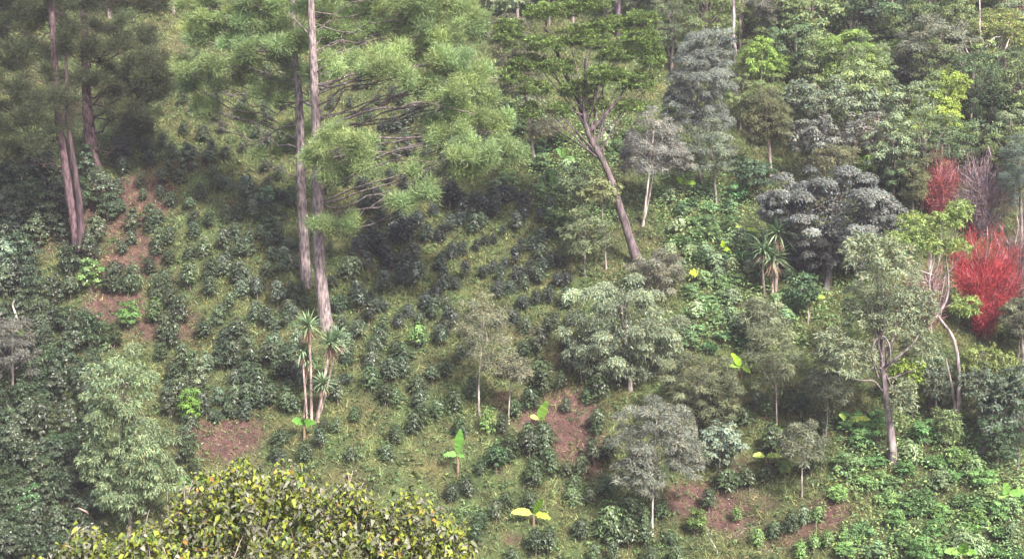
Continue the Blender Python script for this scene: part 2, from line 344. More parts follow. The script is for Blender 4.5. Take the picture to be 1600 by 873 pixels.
# ------------------------------------------------------------------ bushes: prototypes, copied with their parts
def coffee_mesh(seed, r=.62, h=1.75, nb=54, per=15, L=.17, W=.07, low=.5):
    """round-headed bush of arching branches with hanging leaves; unit: metres, about 1.3 m wide"""
    rng = np.random.default_rng(seed); m = Mesh(); s = Mesh()
    lean = rng.normal(size=2) * .12
    st = smooth([(0, 0, -.3), (lean[0] * .3, lean[1] * .3, h * .4), (lean[0], lean[1], h * .93)], 4); tube(s, st, np.linspace(.045, .015, len(st)), 5)
    P = []; A = []; Nn = []; cl = []
    for b in range(nb):
        f = (b + .5) / nb; h0 = h * (low + (1 - low) * f ** .8) - .12; az = b * 2.4 + rng.uniform(-.3, .3); reach = r * math.sqrt(max(1 - (f * .92) ** 2.2, .05)) * rng.uniform(.75, 1.12)
        dv = np.array([math.cos(az), math.sin(az)]); t = (np.arange(per) + .5) / per
        x = lean[0] * h0 / h + dv[0] * reach * t; y = lean[1] * h0 / h + dv[1] * reach * t; z = h0 + .35 * reach * t * 2 * (1 - f * .3) - .55 * reach * t ** 2.2
        if b % 2 == 0: tube(s, np.stack([x, y, z], 1)[::3], .008, 3)
        sd = np.where(np.arange(per) % 2, 1, -1)[:, None]; out = np.array([dv[0], dv[1], 0]); sid = np.array([-dv[1], dv[0], 0])
        P.append(np.stack([x, y, z], 1) + rng.normal(size=(per, 3)) * .02); A.append(out * .7 + sid * sd * rng.uniform(.5, 1.2, (per, 1)) + np.array([0, 0, -.45]) + rng.normal(size=(per, 3)) * .3)
        Nn.append(np.array([0, 0, 1.]) + out * .6 + rng.normal(size=(per, 3)) * .3); cl.append(np.full((per, 1), math.exp(rng.normal() * .12)))
    n = 26; d = rdir(rng, n); d[:, 2] = np.abs(d[:, 2]) * .4      # young whorl on top
    P.append(np.array([[lean[0], lean[1], h]]) + d * .03); A.append(d + np.array([0, 0, .1])); Nn.append(np.tile([0, 0, 1.], (n, 1)) + rng.normal(size=(n, 3)) * .2); cl.append(np.full((n, 1), 1.25))
    P = np.concatenate(P); A = np.concatenate(A); Nn = np.concatenate(Nn); n = len(P)
    leaves(m, P, A, Nn, L * rng.uniform(.7, 1.2, n), W * rng.uniform(.8, 1.2, n), leafcol(rng, n, .22, .09, np.concatenate(cl)), .25)
    return m.mesh('foliage', M_GLOSS), s.mesh('stem', M_BARK, True)
def shrub_mesh(seed, r=.8, h=1.5, n=1500, L=.18, W=.08, mode='shell', mat=None, clump=.34):
    rng = np.random.default_rng(seed); m = Mesh(); s = Mesh()
    blob(m, rng, (0, 0, h * .52), (r, r, h * .55), L, W, n, clump, mode, .3, .24, .1)
    for k in range(7):
        a = rng.uniform(0, 6.28); tube(s, curve((rng.normal() * .05, rng.normal() * .05, -.3), (math.cos(a) * r * .6, math.sin(a) * r * .6, h * rng.uniform(.5, .85)), .1, 6, rng, .03), np.linspace(.035, .01, 6), 4)
    return m.mesh('foliage', mat or M_LEAF), s.mesh('stem', M_BARK, True)
COF = [coffee_mesh(i, r=[.62, .58, .68, .6, .7, .56, .64, .6][i], h=[1.75, 1.9, 1.6, 1.55, 1.8, 2.0, 1.5, 1.7][i], low=[.22, .3, .15, .3, .12, .34, .15, .4][i]) for i in range(8)]
SHR = [shrub_mesh(40 + i, h=[1.4, 1.7, 1.3, 1.9, 1.5, 1.6][i], mode=['shell', 'shell', 'droop', 'shell', 'droop', 'shell'][i], clump=[.3, .36, .3, .4, .34, .28][i]) for i in range(6)]
TSH = [shrub_mesh(60 + i, r=.85, h=2.5, n=2300, clump=.3, mode=['shell', 'droop', 'shell'][i], mat=M_GLOSS if i < 2 else M_LEAF) for i in range(3)]

LM = [(120, 395, 'leaning double pine trunk', 1), (147, 262, 'short reddish pine trunk', 1), (485, 440, 'twin tall pine trunks', 1), (485, 645, 'central yucca clump', 1), (1000, 400, 'leaning cypress trunk', 1),
      (975, 585, 'round pale green tree', 1), (1018, 830, 'white trunked feathery tree', 0), (750, 645, 'thin olive tree', 1), (835, 815, 'yellow banana plant', 1), (845, 650, 'broad leaf banana plant', 1),
      (715, 725, 'upright single leaf banana', 1), (195, 800, 'pale feathery tree at left', 0), (150, 330, 'bare red earth bank', 1), (350, 690, 'earth patch by foreground shrub', 0), (1205, 455, 'right hand yucca pair', 0),
      (1300, 430, 'big round silvery tree', 1), (1398, 715, 'bare grey leaning trunk', 1), (1535, 530, 'crimson tree', 1), (1213, 665, 'slim pale stemmed tree', 0), (1253, 770, 'small feathery sapling', 1),
      (1125, 730, 'big leaved grey bush', 1), (600, 400, 'dense dark coffee clump', 1), (720, 330, 'upper dark coffee clump', 1), (1155, 575, 'spreading banana plant', 0), (1090, 430, 'small yellow banana', 0), (1130, 820, 'lower right bare earth', 0),
      (900, 645, 'maroon earth patch', 1), (300, 640, 'lime green bush', 1), (1005, 345, 'thin double stemmed tree', 1), (650, 540, 'bright green young bush', 1), (1495, 665, 'crooked white trunk', 1), (1320, 660, 'drooping yellow banana leaf', 1),
      (780, 420, 'middle coffee rows', 1), (380, 200, 'yellowish pine sprays', 1), (660, 240, 'long pine branch', 1), (250, 320, 'upper left bare earth', 1), (210, 500, 'red earth at left', 0), (1500, 800, 'lush lower right slope', 1), (30, 470, 'pale dead branch', 1)]
BUSH = []      # (root, noun phrase)
def bush(px, py, size, kind, color, rng, name, cat, noun, group, yaw=None):
    """px,py centre of the bush head in the photograph, size its width in photo pixels"""
    fams = {'c': COF, 's': SHR, 't': TSH}[kind]; i = int(rng.integers(len(fams))); fol, stem = fams[i]
    wid, hh = {'c': (1.3, 1.75), 's': (1.75, 1.5), 't': (1.9, 2.5)}[kind]
    g = ground(px, py); s = mpp(g[1]); off = {'c': .8, 's': .55, 't': .8}[kind] * size
    g = ground(px, py + off * .72); s = mpp(g[1]); sc = size * s / wid
    r = bpy.data.objects.new(name, None); COL.objects.link(r); r.location = g; r.rotation_euler = (rng.normal() * .06, rng.normal() * .06, rng.uniform(0, 6.28) if yaw is None else yaw)
    r.scale = (sc * rng.uniform(.92, 1.1), sc * rng.uniform(.92, 1.1), sc * rng.uniform(.88, 1.15)); r['category'] = cat; r['group'] = group
    f = link('foliage', fol, r, np.array(color) * np.exp(rng.normal() * .22) * (1 + rng.normal(size=3) * .05)); link('stem', stem, r, (.16, .13, .11))
    BUSH.append((r, px, py, size, noun)); return r

Z5 = 300 / 1310.
def grp(x0, y0, k, rows): return [(x0 + a * k, y0 + b * k, c * k) for a, b, c in rows]
coffee = []
coffee += grp(650, 280, Z5, [(240,110,110),(350,190,120),(240,290,100),(170,380,80),(240,490,85),(315,470,80),(160,580,90),(410,450,68),(470,415,65),(525,385,60),(540,420,60),(590,355,60),(470,190,100),(530,215,90),(545,115,100),(600,80,80),(660,80,80),(695,300,90),(735,230,80),(720,455,88),(795,440,88),(850,400,95),(910,360,90),(850,250,80),(740,150,110),(670,540,95),(590,565,85),(455,620,85),(510,600,75),(330,630,80),(270,690,85),(205,730,92),(125,790,110),(50,840,90),(560,745,90),(655,720,90),(700,650,95),(785,615,95),(865,590,95),(935,540,90),(995,560,80),(985,670,90),(1050,660,85),(910,770,100),(740,820,100),(820,810,80),(1020,310,90),(1080,290,80),(120,210,70),(400,130,70),(300,110,100),(300,260,90),(380,250,80),(200,150,90)])
coffee += grp(400, 330, Z5, [(740,190,120),(800,120,110),(860,40,110),(850,220,120),(900,260,110),(940,130,110),(1010,60,110),(1050,130,120),(1110,60,110),(1160,150,110),(1000,190,120),(1080,290,120),(1010,340,120),(1000,430,120),(1060,440,110),(1140,380,110),(900,330,110),(700,270,100),(630,350,150),(765,355,100),(870,470,130),(600,600,90),(700,610,110),(770,700,110),(870,770,90),(520,460,90),(500,250,50),(800,600,70),(1260,150,90),(1255,350,90),(1290,400,70),(1290,500,90),(1220,570,100),(1150,620,80),(1050,670,90),(965,740,80),(1290,740,90),(1240,820,90),(40,150,80),(150,140,90),(85,380,90),(165,380,70),(250,330,100),(95,550,70),(185,550,90),(300,520,90),(60,720,110),(200,640,100),(200,730,90),(330,630,70),(600,760,100),(680,800,120)])
coffee += grp(200, 130, Z5, [(385,110,80),(590,100,90),(380,310,75),(515,330,100),(235,410,80),(580,430,70),(555,500,100),(670,480,65),(785,430,65),(155,510,100),(85,665,82),(235,640,95),(370,620,100),(510,600,90),(590,680,100),(690,680,90),(510,745,80),(285,800,80),(430,830,80),(680,860,80),(765,860,80),(930,570,80),(820,655,50),(870,760,90),(960,690,80),(1040,620,80),(960,380,90),(1030,370,80),(970,230,100),(1060,130,90),(640,300,70),(100,770,60)])
coffee += grp(500, 130, Z5, [(440,280,80),(530,285,100),(640,220,80),(780,220,80),(610,460,80),(870,490,90),(755,590,80),(830,590,90),(700,645,110),(580,680,75),(490,650,80),(300,670,90),(300,830,110),(410,780,120),(820,760,80),(880,780,120),(990,830,120),(1100,840,110),(1190,780,100),(1270,740,100),(1100,360,70),(130,480,60),(180,670,70)])
coffee += grp(100, 330, Z5, [(620,40,110),(590,90,90),(500,90,100),(640,190,110),(640,250,90),(890,60,90),(990,70,90),(1120,30,80),(1185,30,80),(1100,200,100),(960,240,100),(850,270,90),(720,320,100),(590,370,90),(350,430,120),(460,450,140),(350,490,110),(700,460,110),(840,450,110),(990,400,120),(1190,450,100),(1260,170,80),(650,550,110),(740,600,120),(850,540,110),(620,680,120),(680,800,140),(800,700,100),(960,780,120),(1080,680,110),(1200,800,150),(1000,500,110)])
coffee += grp(650, 480, Z5, [(240,80,110),(210,130,110),(170,200,110),(375,270,110),(295,330,100),(215,420,120),(110,450,110),(30,510,100),(50,740,120),(150,680,120),(270,640,110),(310,810,110),(680,45,110),(740,290,110),(650,340,100),(830,250,140),(890,160,110),(940,90,100),(790,600,140),(690,680,110),(590,790,110),(880,540,130),(970,510,90),(850,420,150),(1250,560,150),(1230,790,140),(890,830,150),(770,860,110),(1150,330,60),(1170,620,80)])
coffee += grp(350, 530, Z5, [(760,580,80),(660,670,100),(690,590,80),(550,760,110),(400,770,120),(900,510,100),(1010,450,100),(1100,380,120),(1170,370,110),(1290,310,110),(1260,80,120),(1180,70,90),(1000,250,130),(1020,100,130),(1280,560,120),(1170,640,110),(1110,750,110),(870,770,80),(230,270,150),(180,370,150),(320,370,140),(60,370,150),(60,100,150),(200,100,140),(330,90,150),(430,100,120),(380,180,130),(440,400,120),(320,550,110),(370,660,130),(480,440,100)])
coffee += grp(700, 673, Z5, [(130,360,110),(20,400,120),(225,260,80),(330,170,170),(420,120,140),(555,80,150),(660,110,140),(590,290,150),(720,230,140),(800,240,100),(900,220,120),(1000,140,130),(1110,120,140),(1080,370,120),(855,330,90),(860,430,120),(950,420,110),(400,450,120),(570,450,120),(720,450,120),(330,540,120),(235,620,110),(185,720,130),(600,750,140),(680,750,130),(910,660,130),(1080,600,200),(1140,660,160),(1240,560,160),(1230,700,150),(440,850,100),(1130,850,110),(990,860,100),(100,790,80)])
coffee += grp(1000, 560, 300/837., [(90,650,75),(25,700,80),(25,770,80),(135,780,60),(40,850,70),(160,860,70),(300,620,70),(430,790,90),(575,730,80),(655,710,80),(710,670,70),(480,520,80),(540,490,80),(570,360,100),(370,510,100),(425,540,60),(460,230,80),(500,190,70),(550,210,70),(640,210,90),(700,190,90),(800,280,80),(745,460,70),(790,430,80)])
coffee = [c for i, c in enumerate(coffee) if i % 22 != 9]
rng = np.random.default_rng(11)
coffee.sort(key=lambda c: c[1])
for (a, b, c) in coffee:
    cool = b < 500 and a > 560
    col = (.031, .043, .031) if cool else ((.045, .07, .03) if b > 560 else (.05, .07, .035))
    big = 'broad' if c > 29 else ('small' if c < 20 else 'round')
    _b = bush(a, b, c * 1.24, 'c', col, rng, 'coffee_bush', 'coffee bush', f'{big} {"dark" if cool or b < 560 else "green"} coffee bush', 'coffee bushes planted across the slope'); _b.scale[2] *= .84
fc = Mesh(); pts_ = []
while len(pts_) < 80:
    a, b = (rng.uniform(180, 465), rng.uniform(90, 400)) if rng.random() < .6 else (rng.uniform(515, 780), rng.uniform(130, 260))
    if all((a - c[0]) ** 2 + (b - c[1]) ** 2 > 17 ** 2 for c in coffee) and all((a - c[0]) ** 2 + (b - c[1]) ** 2 > 15 ** 2 for c in pts_): pts_.append((a, b))
for row in range(-4, 26):                       # gaps in the diagonal rows across the middle of the slope
    for col_ in range(0, 40):
        a = 360 + col_ * 21 + rng.uniform(-4, 4); b = 300 + row * 33 - (a - 560) * .55 + 120 + rng.uniform(-5, 5)
        inside = (570 < a < 890 and 300 < b < 640) or (170 < a < 460 and 225 < b < 400)
        if inside and rng.random() < (.6 if b < 540 else .25) and all((a - c[0]) ** 2 + (b - c[1]) ** 2 > 17 ** 2 for c in coffee) and all((a - c[0]) ** 2 + (b - c[1]) ** 2 > 15 ** 2 for c in pts_): pts_.append((a, b))
src = []
for fol, _ in COF[:4]:
    co = np.empty(len(fol.vertices) * 3, np.float32); fol.vertices.foreach_get('co', co); src.append(co.reshape(-1, 3))
for a, b in pts_:
    g = ground(a, b + 11); V = src[int(rng.integers(4))]; th_ = rng.uniform(0, 6.28); c_, s_ = math.cos(th_), math.sin(th_); k_ = rng.uniform(.5, .85) * (1 if b < 300 else 1.12); R3 = np.array([[c_, -s_, 0], [s_, c_, 0], [0, 0, 1]])
    nq = len(V) // 4; V = V[-nq * 4:]; fc.add(V @ R3.T * k_ + g, np.arange(nq * 4).reshape(nq, 4), leafcol(rng, nq, .22, .09))
    tube(fc, curve(g - np.array([0, 0, .2]), g + np.array([0, 0, 1.4 * k_]), 0, 4), np.linspace(.03, .012, 4), 4, (1.5, 1.1, 1))
tag(link('young_coffee_planting', fc.mesh('young_coffee_planting', M_GLOSS), None, (.048, .07, .038)), 'many small young coffee plants filling the rows on the slope', kind='stuff')
lt = Mesh(); nl = 60000; x_ = rng.uniform(-45, 45, nl); y_ = rng.uniform(64, 130, nl); P_ = np.stack([x_, y_, H(x_, y_) + .02], 1); kp = rng.random(nl) < .25 + soil(x_, y_); P_ = P_[kp]; nl = len(P_)
A_ = rdir(rng, nl); A_[:, 2] = np.abs(A_[:, 2]) * .3; leaves(lt, P_, A_, unit(np.array([0, -.4, 1.]) + rng.normal(size=(nl, 3)) * .3), rng.uniform(.1, .3, nl), rng.uniform(.03, .07, nl), leafcol(rng, nl, .4, .15))
tag(link('leaf_litter', lt.mesh('leaf_litter', M_MATTE), None, (.19, .145, .11)), 'dry fallen leaves and sticks on the soil', kind='stuff')
# lime or bright bushes
for a, b, c, nm in [(651, 525, 34, 'bright green young bush'), (762, 662, 30, 'yellowish green low bush'), (204, 492, 38, 'bright green drooping bush'), (1088, 815, 38, 'yellowish green leafy bush'), (1183, 838, 28, 'light green young bush'), (1152, 807, 20, 'lime green tiny bush'),
                    (1274, 800, 26, 'small light green bush'), (1272, 850, 24, 'little light green bush'), (1250, 862, 24, 'fresh green little bush'), (1226, 733, 26, 'bright green bush'), (1290, 843, 24, 'low bright bush'), (145, 430, 44, 'fresh green bush'), (243, 487, 28, 'pale topped small bush'), (1215, 690, 30, 'green bush')]:
    bush(a, b, c, 'c' if c < 36 else 't', (.10, .175, .045), rng, 'young_bush', 'bush', nm, 'bright green young bushes')
# dark taller shrubs on the left flank, taken as larger coffee bushes
left = grp(0, 430, 330/1310., [(30,60,150),(130,60,150),(340,100,160),(440,90,140),(700,50,130),(830,50,120),(530,280,120),(420,280,150),(280,300,160),(270,440,150),(430,420,130),(330,560,140),(230,560,150),(230,740,180),(350,720,140),(1060,380,150),(1120,530,150),(1220,560,150),(1230,640,140),(1080,620,130),(1000,480,110),(1100,720,140),(1050,800,130),(980,60,130),(1180,30,120),(1100,250,130),(60,250,150),(30,750,200),(160,800,150),(150,600,150),(700,400,120),(480,600,130)])
left += grp(0, 650, 330/1292., [(250,70,200),(330,180,160),(90,200,200),(200,260,180),(60,280,160),(350,280,150),(250,380,200),(380,420,180),(230,640,160),(80,690,180),(180,750,150),(60,830,180),(380,650,160),(330,750,150),(900,740,130),(1150,130,130),(1150,220,120),(1190,300,90),(380,820,140),(1150,560,100),(60,420,170),(130,500,150),(450,750,140)])
left += grp(0, 200, 260/987., [(250,180,160),(130,330,150),(230,250,150),(290,230,120),(60,420,150),(160,400,160),(250,380,150),(60,500,160),(150,520,160),(280,500,160),(200,590,160),(90,600,150),(330,560,150),(480,240,100),(540,280,90),(380,640,120),(560,630,150),(540,740,140),(420,790,150),(120,720,160),(40,760,160),(40,680,150),(680,410,90),(740,160,90),(40,250,150),(40,320,150),(790,560,110),(900,520,110)])
for (a, b, c) in left:
    dk = a < 130
    bush(a, b, c, 't' if rng.random() < .75 else 'c', (.042, .062, .03) if dk else (.056, .08, .036), rng, 'leafy_shrub', 'shrub', ('large ' if c > 38 and b < 600 else '') + 'dark leafy shrub', 'dark leafy shrubs on the left flank')
EX = []
for (a0, a1, b0, b1, n_) in [(-15, 60, 330, 860, 40), (60, 150, 480, 860, 34), (0, 300, 230, 330, 14), (60, 300, 520, 800, 30), (330, 475, 410, 650, 30), (525, 610, 450, 620, 9), (250, 330, 560, 660, 8), (380, 470, 300, 420, 12), (600, 760, 130, 230, 14)]:
    for _ in range(400):
        if sum(1 for e in EX if e[2] == a0) >= n_: break
        a, b = rng.uniform(a0, a1), rng.uniform(b0, b1)
        if all((a - e[0]) ** 2 + (b - e[1]) ** 2 > 15 ** 2 for e in EX) and all((a - c[0]) ** 2 + (b - c[1]) ** 2 > 13 ** 2 for c in coffee): EX.append((a, b, a0))
for (a, b, a0) in EX:
    if a0 <= 60: bush(a, b, rng.uniform(34, 50), 't', (.044, .064, .032), rng, 'leafy_shrub', 'shrub', 'dark undergrowth shrub', 'dark leafy shrubs on the left flank')
    else: bush(a, b, rng.uniform(24, 36), 'c' if rng.random() < .5 else 's', (.075, .105, .065), rng, 'leafy_shrub', 'shrub', 'greyish green shrub', 'greyish shrubs between the coffee bushes')  # greyish ones are added as stand-ins for more coffee bushes
bush(46, 790, 46, 't', (.07, .14, .05), rng, 'leafy_shrub', 'shrub', 'fresh green leafy shrub', 'dark leafy shrubs on the left flank')
bush(298, 640, 44, 't', (.10, .19, .035), rng, 'young_bush', 'bush', 'lime green leafy bush', 'bright green young bushes')
# rounded shrubs in the lush bands
lushb = grp(950, 260, 300/873., [(280,120,75),(340,190,75),(300,260,75),(410,110,70),(380,150,70),(470,180,75),(410,240,75),(410,290,75),(480,140,70),(550,190,75),(560,230,70),(460,250,75),(540,260,75),(480,300,75),(350,330,75),(420,350,75),(460,370,75),(540,330,75),(600,310,75),(620,350,70),(600,400,75),(540,400,75),(480,430,75),(430,410,75),(370,380,75),(500,480,75),(560,460,75),(640,460,70),(640,410,70),(580,510,75),(520,530,75),(440,500,75),(380,560,80),(450,590,80),(520,590,75),(570,580,75),(470,640,75),(400,660,80),(560,650,75),(500,690,75),(370,730,80),(430,740,75),(380,790,80),(520,760,70),(590,700,80),(460,810,75),(610,780,70),(300,330,75),(280,380,75),(330,440,75),(800,430,70),(850,480,80),(830,560,80),(850,620,80),(820,680,75),(780,600,75),(860,380,80)])
lushr = grp(1300, 560, 300/837., [(150,520,90),(210,510,80),(320,470,85),(400,320,110),(550,410,110),(120,350,100),(190,310,90),(20,590,80),(60,450,120),(330,650,90),(270,690,90),(370,640,90),(130,740,100),(80,760,90),(60,820,90),(390,590,110),(470,510,100),(520,490,90),(620,680,100),(700,600,110),(720,650,100),(640,630,90),(660,510,110),(600,720,90),(560,760,110),(450,740,100),(730,740,80),(790,640,90),(830,600,90),(380,840,120),(480,820,90),(250,600,90),(300,780,100),(630,800,90),(790,760,90),(60,260,110),(120,270,100),(200,250,90),(350,390,90),(450,430,90),(180,430,90),(250,540,80),(480,660,90),(200,820,90),(560,600,90),(620,460,90),(720,820,90),(800,840,90)])
lushu = grp(840, 150, 240/722., [(20,310,100),(60,370,90),(40,450,90),(120,420,80),(150,330,80),(330,150,80),(300,200,80),(370,240,80),(430,170,70),(130,600,90),(160,640,80),(60,560,80),(20,240,90),(270,120,70),(100,200,80)]) + grp(500, 130, Z5, [(1200, 690, 110), (1290, 640, 100), (1260, 500, 90), (1290,170,90)]) + [(825, 160, 34), (845, 190, 30), (812, 196, 30), (1080, 250, 32), (1110, 290, 30), (1150, 300, 34), (1165, 260, 34)]
for (a, b, c) in lushb + lushr + lushu:
    q = rng.random(); low = b > 600
    cl = (.125, .205, .085) if q < .4 else ((.08, .145, .065) if q < .75 else (.19, .26, .14))
    if low: cl = tuple(np.array(cl) * np.array([1.1, 1.2, .92]))
    nm = {0: 'bright green', 1: 'deep green', 2: 'pale green'}[0 if q < .4 else (1 if q < .75 else 2)]
    _b = bush(a, b, c * 1.2, 's' if q < .8 else 'c', cl, rng, 'rounded_shrub', 'shrub', nm + ' rounded shrub', 'rounded green shrubs in the lush bands'); _b.scale[2] *= .72

# ------------------------------------------------------------------ pines
def pine(name, label, base, path, rad, lobes, color, bark, seed, extra=(), npuff=1.0, pr=.62, needle=.28, per=620, w=.034, group='tall pines', twigs=True):
    rng = np.random.default_rng(seed); B = ground(*base); Y = B[1]; s = mpp(Y); r = empty(name, B, label, 'pine tree', group)
    tm = Mesh(); m = Mesh(); lm = Mesh(); pts = [at(x, y, Y + dz) for x, y, dz in path]
    P = smooth([B - np.array([0, 0, .5])] + pts, 6); rr = np.interp(np.arange(len(P)), [0, 2, 6, len(P) - 1], [rad * 1.25, rad * 1.05, rad, rad * .4]); tube(tm, P, rr, 14, None, .05, rng)
    for (cx, cy, rx, ry, dz) in lobes:
        C = at(cx, cy, Y + dz); R = np.array([rx * s, rx * s * .75, ry * s]); n = max(4, int(npuff * R[0] * R[2] * 8.5))
        cc = puffs(m, rng, C, R, n, pr, needle, per, w)
        k = int(np.argmin(np.abs(P[:, 2] - (C[2] - .3 * np.linalg.norm(P[:, :2].mean(0) - C[:2]))))); k = min(max(k, 4), len(P) - 2)
        lb = curve(P[k], C + np.array([0, 0, -R[2] * .3]), rng.uniform(-.6, .5), 9, rng, .16); tube(lm, lb, np.linspace(rr[k] * .2, .025, 9), 6)
        for q in cc[:9 if twigs else 5]:
            j = rng.integers(4, 9); tube(lm, curve(lb[j], q, -.1, 5, rng, .05), np.linspace(.03, .012, 5), 4)
    for (pp, r0) in extra:
        q = smooth([at(x, y, Y + dz) for x, y, dz in pp], 5); tube(lm, q, np.linspace(r0, r0 * .3, len(q)), 6, None, .06, rng)
    for mm in (m, tm, lm):
        for v in mm.V: v -= B
    link('trunk', tm.mesh('trunk', M_PBARK, True), r, bark); bo = link('branches', lm.mesh('branches', M_BARK, True), r, tuple(np.array(bark) * .55)); link('needles', m.mesh('needles', M_NEEDLE), bo, color)
    return r
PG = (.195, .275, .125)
pine('pine_tree', 'tall pine whose trunk runs straight down behind the yucca clump', (512, 512), [(500, 420, 0), (497, 300, 0), (494, 200, 0), (490, 100, 0), (486, 0, 0), (484, -130, 0)], .35,
     [(620, 40, 70, 26, 1), (700, 55, 55, 34, 0), (735, 25, 34, 40, 1), (575, 15, 55, 22, 2), (660, 5, 70, 20, 0), (560, 105, 62, 24, -2), (620, 115, 30, 20, -3), (720, 120, 38, 32, -1), (755, 118, 20, 20, 0), (640, 128, 40, 14, -2), (700, 150, 42, 18, -2),
      (690, 190, 40, 10, 0), (740, 185, 45, 18, -1), (790, 195, 22, 20, 0), (700, 215, 50, 14, -2), (745, 240, 45, 26, -3), (790, 235, 26, 26, -2), (720, 268, 40, 14, -3), (560, 225, 30, 18, -4), (575, 250, 24, 22, -4), (520, 215, 28, 14, -3), (500, 245, 25, 22, -3), (550, 262, 35, 14, -4),
      (650, 300, 34, 14, -3), (630, 318, 22, 12, -3), (545, 350, 22, 12, -2), (505, 355, 22, 10, -2), (520, 270, 20, 14, -3), (500, 15, 40, 20, 2), (520, 55, 26, 18, 3), (620, -22, 100, 20, 1), (640, 82, 60, 18, 1), (560, 60, 50, 20, 2), (690, 95, 40, 22, -1), (600, 85, 40, 14, -1), (660, 262, 30, 12, -2), (760, 150, 24, 18, 0), (490, -40, 40, 24, 0)],
     PG, (.20, .17, .17), 1, extra=[([(500, 200, 0), (540, 186, -1), (590, 170, -2), (625, 168, -2), (660, 160, -2), (740, 178, -2)], .10), ([(502, 222, 0), (560, 214, -1), (620, 216, -1), (690, 212, -1), (770, 205, -1)], .09),
       ([(500, 250, 0), (560, 240, -1), (600, 238, -1), (660, 252, -2), (710, 252, -2)], .06), ([(500, 300, 0), (530, 282, -1), (570, 272, -1)], .05), ([(498, 180, 0), (520, 150, 1), (545, 135, 1), (600, 132, 1)], .08),
       ([(500, 190, 0), (525, 165, 1), (535, 140, 1), (548, 118, 1)], .07), ([(520, 195, 0), (560, 172, 1), (600, 150, 1), (640, 148, 1)], .05), ([(545, 184, 0), (580, 160, 0), (600, 132, 0)], .05), ([(680, 175, -2), (705, 145, -2), (720, 118, -2), (728, 95, -2)], .05),
       ([(500, 140, 0), (540, 120, 1), (600, 100, 2), (650, 75, 1), (690, 60, 0)], .09), ([(488, 60, 0), (470, 40, 0), (450, 20, 0)], .06)])
pine('pine_tree', 'tall pine with the left trunk of the middle pair and a curled dead stub', (479, 446), [(476, 400, 0), (471, 300, 0), (469, 220, 0), (467, 150, 0), (462, 100, 0), (458, 40, 0), (455, -90, 0)], .32,
     [(395, 118, 32, 20, 1), (430, 130, 34, 20, 2), (470, 108, 40, 16, 1), (355, 140, 22, 16, 1), (440, 95, 26, 14, 1), (330, 30, 52, 34, 2), (385, 38, 44, 30, 1), (300, 110, 34, 18, 1), (345, 100, 34, 16, 0), (400, 75, 40, 18, 0), (450, 75, 36, 16, -2), (420, 150, 34, 14, 0), (310, 60, 34, 20, 2), (350, 70, 26, 12, 1), (440, 38, 32, 20, 0), (400, 5, 60, 18, 1), (310, 0, 40, 20, 2), (300, 135, 30, 18, 3), (320, 165, 34, 10, 2), (380, 188, 18, 9, 2),
      (330, 178, 22, 8, 2), (440, 232, 30, 16, 2), (415, 245, 25, 10, 2), (470, 205, 22, 10, 1), (480, 60, 30, 20, -2), (400, -25, 60, 18, 1), (500, 120, 28, 16, -2), (290, 100, 20, 20, 3)],
     (.18, .255, .115), (.19, .16, .16), 2, extra=[([(468, 158, 0), (476, 160, -1), (490, 168, -2), (499, 180, -2), (500, 205, -2)], .11), ([(462, 190, 0), (430, 205, 1), (410, 222, 1), (385, 235, 1)], .05), ([(440, 62, 0), (420, 82, 1), (395, 68, 1), (385, 50, 1)], .07), ([(470, 62, 0), (440, 60, 0), (420, 55, 0)], .06), ([(428, 85, 0), (405, 70, 0), (388, 52, 0)], .05)])
SHADE_G = (.042, .055, .028); DB = (.10, .065, .075)  # left pines: shade is painted in by darkening the needle colour
pine('pine_tree', 'leaning shade-darkened pine whose double trunk forks from one base at left', (124, 398), [(118, 350, 0), (108, 290, 0), (99, 230, 0), (92, 190, 0), (86, 100, 0), (80, 0, 0), (76, -100, 0)], .34,
     [(40, 90, 50, 30, 1), (20, 130, 40, 20, -1), (110, 60, 45, 26, 0), (60, 150, 45, 18, -2), (30, 30, 50, 30, 1), (100, 120, 40, 22, 0), (30, 190, 40, 22, -3), (50, 230, 30, 20, -3), (90, 165, 30, 16, -2), (110, 0, 60, 24, 0), (20, -30, 60, 30, 0), (10, 240, 24, 22, -2), (70, 200, 30, 14, -2)], SHADE_G, DB, 3,
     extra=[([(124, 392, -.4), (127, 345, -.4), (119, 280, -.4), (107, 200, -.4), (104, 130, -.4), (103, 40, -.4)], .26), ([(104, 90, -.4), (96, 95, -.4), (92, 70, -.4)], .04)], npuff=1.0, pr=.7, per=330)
pine('pine_tree', 'shade-darkened pine with one straight reddish trunk and wide drooping shade', (150, 266), [(143, 230, 0), (138, 190, 0), (135, 140, 0), (132, 60, 0), (130, -60, 0)], .42,
     [(180, 40, 40, 16, -3), (170, 75, 40, 16, -3), (130, 85, 35, 18, -2), (215, 120, 50, 26, -2), (235, 150, 36, 22, -2), (190, 145, 40, 18, -2), (150, 130, 36, 16, -3), (230, 175, 34, 14, -3), (190, 175, 30, 14, -2), (215, 60, 40, 20, 0), (240, 95, 26, 22, -1), (180, 105, 34, 14, -1), (160, 0, 70, 22, 0), (230, 10, 50, 20, 1), (250, 130, 22, 30, -1), (220, 205, 32, 16, -2), (70, 15, 40, 30, 2)], (.044, .056, .028), (.12, .08, .085), 4, npuff=1.0, pr=.75, per=330)  # needles darkened the same way, shade put into the colour
